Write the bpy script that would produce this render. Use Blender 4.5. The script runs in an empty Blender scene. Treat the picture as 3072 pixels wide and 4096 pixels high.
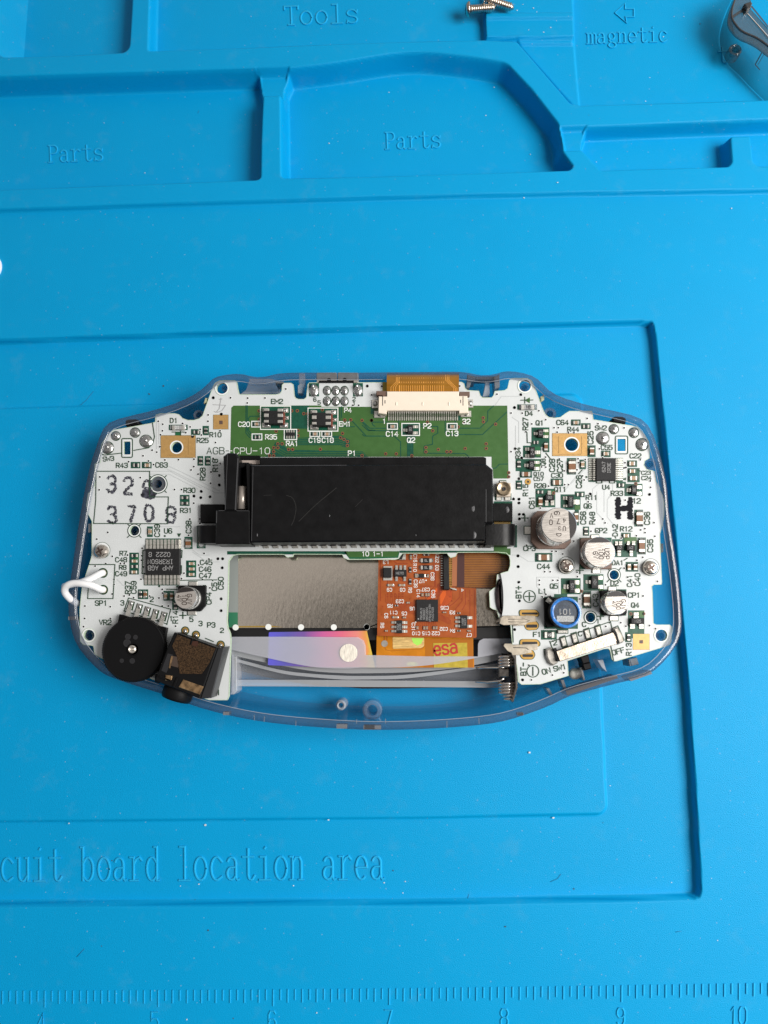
import bpy, math, random
import numpy as np
from mathutils import Matrix, Vector
from mathutils.geometry import tessellate_polygon
random.seed(7)
SC = bpy.context.scene
COL = SC.collection
rad = math.radians
# ------------------------------------------------------------------ camera (1 unit = 1 cm)
FPX, CX, CY, H = 2840.0, 1536.0, 2048.0, 17.1284
def _rot(t, p, r):
    ct, st, cp, sp, cr, sr = math.cos(t), math.sin(t), math.cos(p), math.sin(p), math.cos(r), math.sin(r)
    Rx = np.array([[1, 0, 0], [0, ct, -st], [0, st, ct]])
    Ry = np.array([[cp, 0, sp], [0, 1, 0], [-sp, 0, cp]])
    Rz = np.array([[cr, -sr, 0], [sr, cr, 0], [0, 0, 1]])
    return Rz @ Rx @ Ry
RC = _rot(rad(9.61099), rad(1.28659), rad(-1.22714))
cam = bpy.data.cameras.new("camera"); cam_o = bpy.data.objects.new("camera", cam); COL.objects.link(cam_o)
cam.sensor_fit = 'VERTICAL'; cam.sensor_height = 24.0; cam.lens = FPX / 4096 * 24.0
cam.clip_start = 0.1; cam.clip_end = 500
M4x = Matrix([[*RC[0], 0], [*RC[1], 0], [*RC[2], H], [0, 0, 0, 1]])
cam_o.matrix_world = M4x
SC.camera = cam_o
# ------------------------------------------------------------------ light: one big window on the right, dim room
W = bpy.data.worlds.new("World"); SC.world = W; W.use_nodes = True
nt = W.node_tree; nt.nodes.clear()
wo = nt.nodes.new('ShaderNodeOutputWorld'); bg = nt.nodes.new('ShaderNodeBackground')
tc = nt.nodes.new('ShaderNodeTexCoord'); sep = nt.nodes.new('ShaderNodeSeparateXYZ')
nt.links.new(tc.outputs['Generated'], sep.inputs[0])
def wmath(op, a, b=None, c=None):
    n = nt.nodes.new('ShaderNodeMath'); n.operation = op
    for i, x in enumerate((a, b, c)):
        if x is None: continue
        if isinstance(x, (int, float)): n.inputs[i].default_value = x
        else: nt.links.new(x, n.inputs[i])
    return n.outputs[0]
# the room: pale ceiling, the darker figure of whoever takes the photo straight above, brighter towards the window
side = wmath('MULTIPLY_ADD', sep.outputs['X'], 0.5, 0.5)
ramp = nt.nodes.new('ShaderNodeValToRGB'); nt.links.new(side, ramp.inputs[0])
ramp.color_ramp.elements[0].position = 0.0; ramp.color_ramp.elements[0].color = (0.30, 0.30, 0.32, 1)
ramp.color_ramp.elements[1].position = 1.0; ramp.color_ramp.elements[1].color = (1.5, 1.5, 1.5, 1)
e = ramp.color_ramp.elements.new(0.55); e.color = (0.56, 0.53, 0.50, 1)
e = ramp.color_ramp.elements.new(0.85); e.color = (0.95, 0.93, 0.90, 1)
# photographer: dark patch around straight-up, reaching towards the photo's lower edge
dx = wmath('MULTIPLY', sep.outputs['X'], 1.0); dy = wmath('ADD', sep.outputs['Y'], 0.02)
d2 = wmath('ADD', wmath('MULTIPLY', wmath('MULTIPLY', dx, dx), 0.35), wmath('MULTIPLY', wmath('MULTIPLY', dy, dy), 1.4))
mr = nt.nodes.new('ShaderNodeMapRange'); mr.interpolation_type = 'SMOOTHSTEP'
nt.links.new(d2, mr.inputs[0]); mr.inputs[1].default_value = 0.005; mr.inputs[2].default_value = 0.018
mr.inputs[3].default_value = 0.10; mr.inputs[4].default_value = 1.0
# the person's body and the dim room behind them, below in the picture
mr2 = nt.nodes.new('ShaderNodeMapRange'); mr2.interpolation_type = 'SMOOTHSTEP'; nt.links.new(sep.outputs['Y'], mr2.inputs[0])
mr2.inputs[1].default_value = -0.55; mr2.inputs[2].default_value = -0.10; mr2.inputs[3].default_value = 0.22; mr2.inputs[4].default_value = 1.0
mm2 = wmath('MULTIPLY', mr.outputs[0], mr2.outputs[0])
mul = nt.nodes.new('ShaderNodeMixRGB'); mul.blend_type = 'MULTIPLY'; mul.inputs[0].default_value = 1
nt.links.new(ramp.outputs[0], mul.inputs[1]); nt.links.new(mm2, mul.inputs[2])
nt.links.new(mul.outputs[0], bg.inputs[0]); bg.inputs[1].default_value = 0.68
nt.links.new(bg.outputs[0], wo.inputs[0])
def area(name, loc, target, sx, sy, power, color):
    l = bpy.data.lights.new(name, 'AREA'); l.shape = 'RECTANGLE'; l.size = sx; l.size_y = sy
    l.energy = power; l.color = color
    o = bpy.data.objects.new(name, l); COL.objects.link(o); o.location = loc
    o.rotation_euler = (Vector(target) - Vector(loc)).to_track_quat('-Z', 'Y').to_euler()
    return o
area("window_light", (37, -1.0, 38), (0, -1, 0), 34, 28, 42500, (1.0, 0.97, 0.93))
SC.view_settings.view_transform = 'Standard'; SC.view_settings.look = 'None'
SC.view_settings.exposure = 0.0; SC.view_settings.gamma = 1.0; SC.view_settings.use_curve_mapping = False
SC.cycles.max_bounces = 10; SC.cycles.transparent_max_bounces = 24
SC.cycles.caustics_reflective = False; SC.cycles.caustics_refractive = False
SC.cycles.sample_clamp_indirect = 4.0; SC.cycles.sample_clamp_direct = 12.0
# ------------------------------------------------------------------ from a point of the photograph to a point at height z
def at(p, z=0.0):
    P = np.asarray(p, float).reshape(-1, 2)
    d = np.stack([P[:, 0] - CX, -(P[:, 1] - CY), -FPX * np.ones(len(P))], 1) @ RC.T
    return d[:, :2] * ((H - z) / -d[:, 2])[:, None]
def tile(ox, oy, k):
    def f(*xy):
        if len(xy) == 2 and not hasattr(xy[0], '__len__'): return (ox + xy[0] * k, oy + xy[1] * k)
        if len(xy) == 1 and not hasattr(xy[0][0], '__len__'): xy = [xy]
        return [(ox + x * k, oy + y * k) for x, y in (xy[0] if len(xy) == 1 else xy)]
    f.k = k
    return f
ka, kb = 650 / 1659, 700 / 1659
T1, T2, T3, T4 = tile(250, 1450, ka), tile(850, 1450, ka), tile(1450, 1450, ka), tile(2050, 1450, kb)
M1, M2, M3, M4 = tile(250, 1950, ka), tile(850, 1950, ka), tile(1450, 1950, ka), tile(2050, 1950, kb)
B1, B2, B3, B4 = tile(250, 2400, ka), tile(850, 2400, ka), tile(1450, 2400, ka), tile(2050, 2400, kb)
Z2 = tile(780, 1780, 670 / 1659); Z3 = tile(1500, 2200, 600 / 1659); G4 = tile(2700, 0, 372 / 1659)
R1, R2, R7, R8 = tile(0, 0, 1536 / 1659), tile(1536, 0, 1536 / 1659), tile(0, 3200, 1700 / 1659), tile(1700, 2700, 1372 / 1659)
S3 = tile(1750, 0, 700 / 1659)
def rect(T, x0, y0, x1, y1): return T([(x0, y0), (x1, y0), (x1, y1), (x0, y1)])
def circ(c, r, n=24, ry=None, a0=0.0):
    ry = r if ry is None else ry
    return [(c[0] + r * math.cos(a0 + 2 * math.pi * i / n), c[1] + ry * math.sin(a0 + 2 * math.pi * i / n)) for i in range(n)]
def rrect(pts, r, n=4):
    """round the corners of a pixel polygon"""
    out = []; N = len(pts)
    for i in range(N):
        p0, p, p1 = (np.array(pts[(i + j) % N], float) for j in (-1, 0, 1))
        a, b = p0 - p, p1 - p; la, lb = np.linalg.norm(a), np.linalg.norm(b)
        rr = min(r, la * .45, lb * .45)
        A, B = p + a / la * rr, p + b / lb * rr
        for t in np.linspace(0, 1, n + 1):
            out.append(tuple((1 - t) ** 2 * A + 2 * t * (1 - t) * p + t * t * B))
    return out
def smooth_open(pts, n=6):
    """Catmull-Rom through the points"""
    P = [np.array(p, float) for p in pts]; P = [2 * P[0] - P[1]] + P + [2 * P[-1] - P[-2]]; out = []
    for i in range(1, len(P) - 2):
        for t in np.linspace(0, 1, n, endpoint=False):
            a, b, c, d = P[i - 1:i + 3]
            out.append(tuple(.5 * (2 * b + (c - a) * t + (2 * a - 5 * b + 4 * c - d) * t * t + (3 * b - a - 3 * c + d) * t ** 3)))
    out.append(tuple(P[-2])); return out
# ------------------------------------------------------------------ materials
MATS = {}
def mat(name, col, rough=.5, metal=0.0, spec=.5, var=0.0, vscale=8.0, bump=0.0, bscale=40.0, trans=0.0, aniso=None, coat=0.0):
    if name in MATS: return MATS[name]
    m = bpy.data.materials.new(name); m.use_nodes = True; n = m.node_tree.nodes; L = m.node_tree.links
    b = n['Principled BSDF']; b.inputs['Base Color'].default_value = (*col, 1); b.inputs['Roughness'].default_value = rough
    b.inputs['Metallic'].default_value = metal; b.inputs['Specular IOR Level'].default_value = spec
    b.inputs['Transmission Weight'].default_value = trans; b.inputs['Coat Weight'].default_value = coat
    co = n.new('ShaderNodeTexCoord'); mp = n.new('ShaderNodeMapping'); L.new(co.outputs['Object'], mp.inputs[0])
    if aniso: mp.inputs['Scale'].default_value = aniso
    if var:
        t = n.new('ShaderNodeTexNoise'); t.inputs['Scale'].default_value = vscale; t.inputs['Detail'].default_value = 4
        L.new(mp.outputs[0], t.inputs['Vector'])
        r = n.new('ShaderNodeMapRange'); r.inputs[1].default_value = .3; r.inputs[2].default_value = .7
        r.inputs[3].default_value = 1 - var; r.inputs[4].default_value = 1 + var
        L.new(t.outputs['Fac'], r.inputs[0])
        mx = n.new('ShaderNodeMixRGB'); mx.blend_type = 'MULTIPLY'; mx.inputs[0].default_value = 1
        mx.inputs[1].default_value = (*col, 1); L.new(r.outputs[0], mx.inputs[2]); L.new(mx.outputs[0], b.inputs['Base Color'])
        r2 = n.new('ShaderNodeMapRange'); r2.inputs[3].default_value = max(.02, rough - .1); r2.inputs[4].default_value = min(1, rough + .1)
        L.new(t.outputs['Fac'], r2.inputs[0]); L.new(r2.outputs[0], b.inputs['Roughness'])
    if bump:
        t2 = n.new('ShaderNodeTexNoise'); t2.inputs['Scale'].default_value = bscale; t2.inputs['Detail'].default_value = 3
        L.new(mp.outputs[0], t2.inputs['Vector'])
        bp = n.new('ShaderNodeBump'); bp.inputs['Strength'].default_value = bump; bp.inputs['Distance'].default_value = .02
        L.new(t2.outputs['Fac'], bp.inputs['Height']); L.new(bp.outputs[0], b.inputs['Normal'])
    MATS[name] = m; return m
def clear(name, tint, edge, rough=.08, gloss=.35, milk=0.0, milkcol=(.8, .82, .85)):
    """see-through plastic: tinted transmission, darker where one looks along the wall, gloss on top, optional milkiness"""
    if name in MATS: return MATS[name]
    m = bpy.data.materials.new(name); m.use_nodes = True; n = m.node_tree.nodes; L = m.node_tree.links; n.clear()
    o = n.new('ShaderNodeOutputMaterial'); tr = n.new('ShaderNodeBsdfTransparent'); gl = n.new('ShaderNodeBsdfGlossy')
    gl.inputs['Roughness'].default_value = rough; gl.inputs['Color'].default_value = (1, 1, 1, 1)
    lw = n.new('ShaderNodeLayerWeight'); lw.inputs['Blend'].default_value = .5
    mc = n.new('ShaderNodeMixRGB'); mc.inputs[1].default_value = (*tint, 1); mc.inputs[2].default_value = (*edge, 1)
    L.new(lw.outputs['Facing'], mc.inputs[0]); L.new(mc.outputs[0], tr.inputs['Color'])
    pw = n.new('ShaderNodeMath'); pw.operation = 'POWER'; pw.inputs[1].default_value = 3.0; L.new(lw.outputs['Facing'], pw.inputs[0])
    fm = n.new('ShaderNodeMath'); fm.operation = 'MULTIPLY_ADD'; fm.inputs[1].default_value = gloss; fm.inputs[2].default_value = .045; L.new(pw.outputs[0], fm.inputs[0])
    fm.use_clamp = True
    base = tr.outputs[0]
    if milk:
        df = n.new('ShaderNodeBsdfDiffuse'); df.inputs['Color'].default_value = (*milkcol, 1)
        mm = n.new('ShaderNodeMixShader'); mm.inputs[0].default_value = milk; L.new(base, mm.inputs[1]); L.new(df.outputs[0], mm.inputs[2]); base = mm.outputs[0]
    ms = n.new('ShaderNodeMixShader'); L.new(fm.outputs[0], ms.inputs[0]); L.new(base, ms.inputs[1]); L.new(gl.outputs[0], ms.inputs[2])
    L.new(ms.outputs[0], o.inputs[0]); MATS[name] = m; return m
def srgb(r, g, b): return tuple(((c / 255 + .055) / 1.055) ** 2.4 if c > 10 else c / 255 / 12.92 for c in (r, g, b))
# ------------------------------------------------------------------ mesh builder
ROOT = None
def area2(P):
    x, y = P[:, 0], P[:, 1]; return float(np.sum(x * np.roll(y, -1) - np.roll(x, -1) * y))
def inset(P, d):
    """move a CCW world polygon inwards by d"""
    n = len(P); out = np.zeros_like(P)
    for i in range(n):
        a, b, c = P[i - 1], P[i], P[(i + 1) % n]
        e1 = b - a; e2 = c - b; e1 = e1 / (np.linalg.norm(e1) + 1e-12); e2 = e2 / (np.linalg.norm(e2) + 1e-12)
        n1 = np.array([-e1[1], e1[0]]); n2 = np.array([-e2[1], e2[0]]); m = n1 + n2; q = m @ m
        out[i] = b + (m * (2 * d / q) if q > .5 else n1 * d)
    return out
class MB:
    def __init__(s): s.v = []; s.f = []; s.mi = []; s.mats = []; s.sm = []; s.k = 0
    def slot(s, m):
        if m not in s.mats: s.mats.append(m)
        return s.mats.index(m)
    def add(s, V, F, m, smooth=False):
        b = len(s.v); s.v += [tuple(map(float, q)) for q in V]; i = s.slot(m)
        for f in F: s.f.append(tuple(b + j for j in f)); s.mi.append(i); s.sm.append(smooth)
    def flatw(s, P, z, m):
        P = np.asarray(P, float)
        if area2(P) < 0: P = P[::-1]
        s.add([(x, y, z) for x, y in P], [tuple(range(len(P)))], m)
    def flat(s, pts, z, m): s.flatw(at(pts, z), z, m)
    def prismw(s, P, z0, z1, m, ch=0.0, side=None, bottom=True, top=True):
        P = np.asarray(P, float)
        if area2(P) < 0: P = P[::-1]
        n = len(P); side = side or m
        V = [(x, y, z0) for x, y in P]
        if ch:
            V += [(x, y, z1 - ch) for x, y in P] + [(x, y, z1) for x, y in inset(P, ch)]
            F = [(i, (i + 1) % n, n + (i + 1) % n, n + i) for i in range(n)]
            s.add(V, F, side); b = len(s.v) - 3 * n
            i2 = s.slot(m)
            for i in range(n): s.f.append((b + n + i, b + n + (i + 1) % n, b + 2 * n + (i + 1) % n, b + 2 * n + i)); s.mi.append(i2); s.sm.append(False)
            s.f.append(tuple(b + 2 * n + i for i in range(n))); s.mi.append(i2); s.sm.append(False)
        else:
            V += [(x, y, z1) for x, y in P]
            s.add(V, [(i, (i + 1) % n, n + (i + 1) % n, n + i) for i in range(n)], side); b = len(s.v) - 2 * n
            i2 = s.slot(m)
            if top: s.f.append(tuple(b + n + i for i in range(n))); s.mi.append(i2); s.sm.append(False)
        if bottom: s.f.append(tuple(b + i for i in range(n - 1, -1, -1))); s.mi.append(s.slot(side)); s.sm.append(False)
    def prism(s, pts, z0, z1, m, zr=None, ch=0.0, side=None, **k):
        s.prismw(at(pts, z1 if zr is None else zr), z0, z1, m, ch, side, **k)
    def ribbon(s, pts, w, z, m, cap=True):
        """flat line of width w (pixels) through pixel points"""
        P = [np.array(p, float) for p in pts]
        P = [p for i, p in enumerate(P) if i == 0 or np.linalg.norm(p - P[i - 1]) > .01]
        if len(P) < 2: return
        closed = np.linalg.norm(P[0] - P[-1]) < .02 and len(P) > 3
        if closed: P = P[:-1]
        n = len(P); L = []; Rr = []
        for i in range(n):
            a = P[i - 1] if (i > 0 or closed) else None; c = P[(i + 1) % n] if (i < n - 1 or closed) else None
            b = P[i]
            e1 = (b - a) / np.linalg.norm(b - a) if a is not None else None
            e2 = (c - b) / np.linalg.norm(c - b) if c is not None else None
            if e1 is None: e1 = e2; b = b - e2 * w * .4 * cap
            elif e2 is None: e2 = e1; b = b + e1 * w * .4 * cap
            nn = np.array([-e1[1] - e2[1], e1[0] + e2[0]]); q = nn @ nn
            o = nn * (w / max(q, .9)); L.append(b + o); Rr.append(b - o)
        s.k += 1; zz = z + (s.k % 7) * .00012
        A = at(L, zz); B = at(Rr, zz); V = [(*p, zz) for p in A] + [(*p, zz) for p in B]
        F = [(n + i, n + (i + 1) % n, (i + 1) % n, i) for i in range(n if closed else n - 1)]
        s.add(V, [f[::-1] for f in F], m)
    def disc(s, c, r, z, m, n=20, ry=None): s.flat(circ(c, r, n, ry), z, m)
    def ring(s, c, r0, r1, z, m, n=28):
        A = at(circ(c, r0, n), z); B = at(circ(c, r1, n), z)
        s.add([(*p, z) for p in A] + [(*p, z) for p in B], [(i, n + i, n + (i + 1) % n, (i + 1) % n)[::-1] for i in range(n)], m)
    def dome(s, c, r, z0, h, m, ry=None, n=18, k=5, jit=0.0, zr=None):
        rows = []; base = np.array(at(circ(c, r, n, ry), z0 if zr is None else zr)); ctr = base.mean(0); V = []
        for j in range(k):
            a = math.pi / 2 * j / k
            for i in range(n):
                q = ctr + (base[i] - ctr) * math.cos(a) * (1 + random.uniform(-jit, jit))
                V.append((q[0], q[1], z0 + h * math.sin(a) * (1 + random.uniform(-jit, jit))))
        V.append((ctr[0], ctr[1], z0 + h)); F = []
        for j in range(k - 1):
            for i in range(n): F.append((j * n + i, j * n + (i + 1) % n, (j + 1) * n + (i + 1) % n, (j + 1) * n + i))
        for i in range(n): F.append(((k - 1) * n + i, (k - 1) * n + (i + 1) % n, k * n))
        s.add(V, [f if area2(base) > 0 else f[::-1] for f in F], m, True)
    def lathe(s, cw, prof, m, n=40, smooth=True, mlist=None):
        """cw world centre (x,y); prof [(r,z)...]"""
        V = []; 
        for r, z in prof:
            for i in range(n): a = 2 * math.pi * i / n; V.append((cw[0] + r * math.cos(a), cw[1] + r * math.sin(a), z))
        for j in range(len(prof) - 1):
            mm = mlist[j] if mlist else m
            b = None
            F = [(j * n + i, j * n + (i + 1) % n, (j + 1) * n + (i + 1) % n, (j + 1) * n + i) for i in range(n)]
            s.add([V[q] for q in range(j * n, (j + 2) * n)], [tuple(x - j * n for x in f) for f in F], mm, smooth)
    def tube(s, pts, r, m, n=8, caps=True):
        P = [Vector(p) for p in pts]; V = []; F = []; up = Vector((0, 0, 1)); N = len(P)
        t0 = (P[1] - P[0]).normalized(); u = t0.cross(up) if abs(t0.z) < .95 else t0.cross(Vector((1, 0, 0))); u.normalize()
        for i in range(N):
            t = (P[min(i + 1, N - 1)] - P[max(i - 1, 0)]).normalized(); u = (u - t * u.dot(t)).normalized(); w = t.cross(u)
            rr = r[i] if hasattr(r, '__len__') else r
            for j in range(n): a = 2 * math.pi * j / n; V.append(P[i] + (u * math.cos(a) + w * math.sin(a)) * rr)
        for i in range(N - 1):
            for j in range(n): F.append((i * n + j, i * n + (j + 1) % n, (i + 1) * n + (j + 1) % n, (i + 1) * n + j))
        if caps: F += [tuple(range(n - 1, -1, -1)), tuple((N - 1) * n + j for j in range(n))]
        s.add(V, F, m, True)
    def emboss(s, pts, w, z, h, m):
        """raised line: sloped sides, flat top"""
        P = [np.array(p, float) for p in pts]; P = [p for i, p in enumerate(P) if i == 0 or np.linalg.norm(p - P[i - 1]) > .01]
        n = len(P); 
        if n < 2: return
        V = []; h = h * random.uniform(.97, 1.03)
        for i in range(n):
            e1 = (P[i] - P[i - 1]) / np.linalg.norm(P[i] - P[i - 1]) if i > 0 else None
            e2 = (P[i + 1] - P[i]) / np.linalg.norm(P[i + 1] - P[i]) if i < n - 1 else None
            b = P[i]
            if e1 is None: e1 = e2; b = b - e2 * w * .3
            if e2 is None: e2 = e1; b = b + e1 * w * .3
            nn = np.array([-e1[1] - e2[1], e1[0] + e2[0]]); q = nn @ nn; o = nn / max(q, .9)
            for kk, zz in ((w * 1.5, z - .003), (w * .55, z + h), (-w * .55, z + h), (-w * 1.5, z - .003)):
                V.append((*at([b + o * kk], zz)[0], zz))
        F = []
        for i in range(n - 1):
            for j in range(3): F.append((i * 4 + j, i * 4 + j + 1, (i + 1) * 4 + j + 1, (i + 1) * 4 + j))
        F += [(3, 2, 1, 0), (4 * n - 4, 4 * n - 3, 4 * n - 2, 4 * n - 1)]
        s.add(V, F, m, False)
    def build(s, name, parent=None, smooth=None, bevel=0.0, label=None):
        me = bpy.data.meshes.new(name); off = np.array(ROOT.location) if ROOT is not None else np.zeros(3)
        V = np.array(s.v, float).reshape(-1, 3) - off
        me.from_pydata([tuple(q) for q in V], [], s.f)
        for m in s.mats: me.materials.append(m)
        if s.f:
            me.polygons.foreach_set('material_index', s.mi); me.polygons.foreach_set('use_smooth', s.sm)
        me.update()
        o = bpy.data.objects.new(name, me); COL.objects.link(o)
        if parent is not None: o.parent = parent
        elif ROOT is not None: o.location = ROOT.location
        if label: o['label'] = label
        return o
def tag(o, label, cat, group=None):
    o['label'] = label; o['category'] = cat
    if group: o['group'] = group
    return o
def root(name, loc, label, cat, group=None):
    global ROOT
    o = bpy.data.objects.new(name, None); COL.objects.link(o); o.location = loc; o.empty_display_size = .5
    ROOT = o; return tag(o, label, cat, group)
# ------------------------------------------------------------------ stroke lettering
O_ = [(.25, 0), (.75, 0), (1, .22), (1, .78), (.75, 1), (.25, 1), (0, .78), (0, .22), (.25, 0)]
FONT = {
 'A': [[(0, 0), (.5, 1), (1, 0)], [(.17, .33), (.83, .33)]],
 'B': [[(0, 0), (0, 1), (.75, 1), (.95, .85), (.95, .65), (.75, .52), (0, .52)], [(.75, .52), (1, .36), (1, .16), (.78, 0), (0, 0)]],
 'C': [[(1, .8), (.78, 1), (.25, 1), (0, .78), (0, .22), (.25, 0), (.78, 0), (1, .2)]],
 'D': [[(0, 0), (0, 1), (.65, 1), (1, .7), (1, .3), (.65, 0), (0, 0)]],
 'E': [[(1, 1), (0, 1), (0, 0), (1, 0)], [(0, .52), (.8, .52)]],
 'F': [[(1, 1), (0, 1), (0, 0)], [(0, .52), (.8, .52)]],
 'G': [[(1, .8), (.78, 1), (.25, 1), (0, .78), (0, .22), (.25, 0), (.78, 0), (1, .2), (1, .45), (.55, .45)]],
 'H': [[(0, 0), (0, 1)], [(1, 0), (1, 1)], [(0, .5), (1, .5)]],
 'I': [[(.5, 0), (.5, 1)], [(.25, 0), (.75, 0)], [(.25, 1), (.75, 1)]],
 'J': [[(.8, 1), (.8, .2), (.6, 0), (.25, 0), (0, .2), (0, .35)]],
 'K': [[(0, 0), (0, 1)], [(1, 1), (0, .4)], [(.3, .58), (1, 0)]],
 'L': [[(0, 1), (0, 0), (1, 0)]],
 'M': [[(0, 0), (0, 1), (.5, .35), (1, 1), (1, 0)]],
 'N': [[(0, 0), (0, 1), (1, 0), (1, 1)]],
 'O': [O_], '0': [O_],
 'P': [[(0, 0), (0, 1), (.78, 1), (1, .85), (1, .6), (.78, .45), (0, .45)]],
 'Q': [O_, [(.6, .3), (1, -.05)]],
 'R': [[(0, 0), (0, 1), (.78, 1), (1, .85), (1, .63), (.78, .48), (0, .48)], [(.5, .48), (1, 0)]],
 'S': [[(1, .82), (.8, 1), (.22, 1), (0, .85), (0, .65), (.2, .52), (.8, .48), (1, .35), (1, .15), (.78, 0), (.2, 0), (0, .18)]],
 'T': [[(0, 1), (1, 1)], [(.5, 1), (.5, 0)]],
 'U': [[(0, 1), (0, .2), (.25, 0), (.75, 0), (1, .2), (1, 1)]],
 'V': [[(0, 1), (.5, 0), (1, 1)]],
 'W': [[(0, 1), (.22, 0), (.5, .65), (.78, 0), (1, 1)]],
 'X': [[(0, 0), (1, 1)], [(0, 1), (1, 0)]],
 'Y': [[(0, 1), (.5, .5), (1, 1)], [(.5, .5), (.5, 0)]],
 'Z': [[(0, 1), (1, 1), (0, 0), (1, 0)]],
 '1': [[(.25, .8), (.55, 1), (.55, 0)]],
 '2': [[(0, .78), (.22, 1), (.78, 1), (1, .82), (1, .6), (0, .12), (0, 0), (1, 0)]],
 '3': [[(0, .82), (.22, 1), (.78, 1), (1, .84), (1, .66), (.78, .52), (.4, .52)], [(.78, .52), (1, .38), (1, .16), (.78, 0), (.22, 0), (0, .18)]],
 '4': [[(.75, 0), (.75, 1), (0, .3), (1, .3)]],
 '5': [[(.95, 1), (.05, 1), (0, .5), (.25, .62), (.75, .62), (1, .45), (1, .18), (.78, 0), (.22, 0), (0, .15)]],
 '6': [[(.95, .84), (.75, 1), (.25, 1), (0, .78), (0, .2), (.25, 0), (.75, 0), (1, .18), (1, .38), (.75, .55), (.25, .55), (.02, .4)]],
 '7': [[(0, 1), (1, 1), (.35, 0)]],
 '8': [[(.25, .53), (0, .68), (0, .84), (.22, 1), (.78, 1), (1, .84), (1, .68), (.75, .53), (.25, .53), (0, .36), (0, .17), (.22, 0), (.78, 0), (1, .17), (1, .36), (.75, .53)]],
 '9': [[(.05, .16), (.25, 0), (.75, 0), (1, .22), (1, .8), (.75, 1), (.25, 1), (0, .82), (0, .62), (.25, .45), (.75, .45), (.98, .6)]],
 '+': [[(0, .5), (1, .5)], [(.5, 0), (.5, 1)]], '-': [[(.05, .5), (.95, .5)]], '.': [[(.45, 0), (.55, .02)]], ' ': [],
 'e': [[(0, .34), (1, .34), (1, .5), (.75, .68), (.25, .68), (0, .48), (0, .2), (.25, 0), (.75, 0), (.95, .12)]],
 's': [[(.95, .56), (.75, .68), (.22, .68), (0, .55), (.1, .4), (.85, .3), (1, .15), (.78, 0), (.2, 0), (0, .12)]],
 'a': [[(.05, .6), (.25, .68), (.75, .68), (1, .52), (1, 0)], [(1, .38), (.25, .4), (0, .25), (0, .12), (.22, 0), (.7, 0), (1, .15)]],
}
def text(mb, s, c, h, z, m, ang=0.0, adv=.9, gw=.68, sw=.185):
    """monoline lettering centred on pixel c; h cap height in pixels; ang in degrees, anticlockwise in the picture"""
    a = rad(ang); ux = (math.cos(a), -math.sin(a)); uy = (-math.sin(a), -math.cos(a))
    L = (len(s) - 1) * adv * h + gw * h
    for i, ch in enumerate(s):
        for st in FONT.get(ch, []):
            P = []
            for x, y in st:
                if ch in 'WM': x = .5 + (x - .5) * 1.28
                X = -L / 2 + i * adv * h + x * gw * h; Y = (y - .5) * h
                P.append((c[0] + ux[0] * X + uy[0] * Y, c[1] + ux[1] * X + uy[1] * Y))
            mb.ribbon(P, sw * h, z, m)
def arc(cx, cy, rx, ry, a0, a1, n=9):
    return [(cx + rx * math.cos(rad(a0 + (a1 - a0) * i / n)), cy + ry * math.sin(rad(a0 + (a1 - a0) * i / n))) for i in range(n + 1)]
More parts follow.
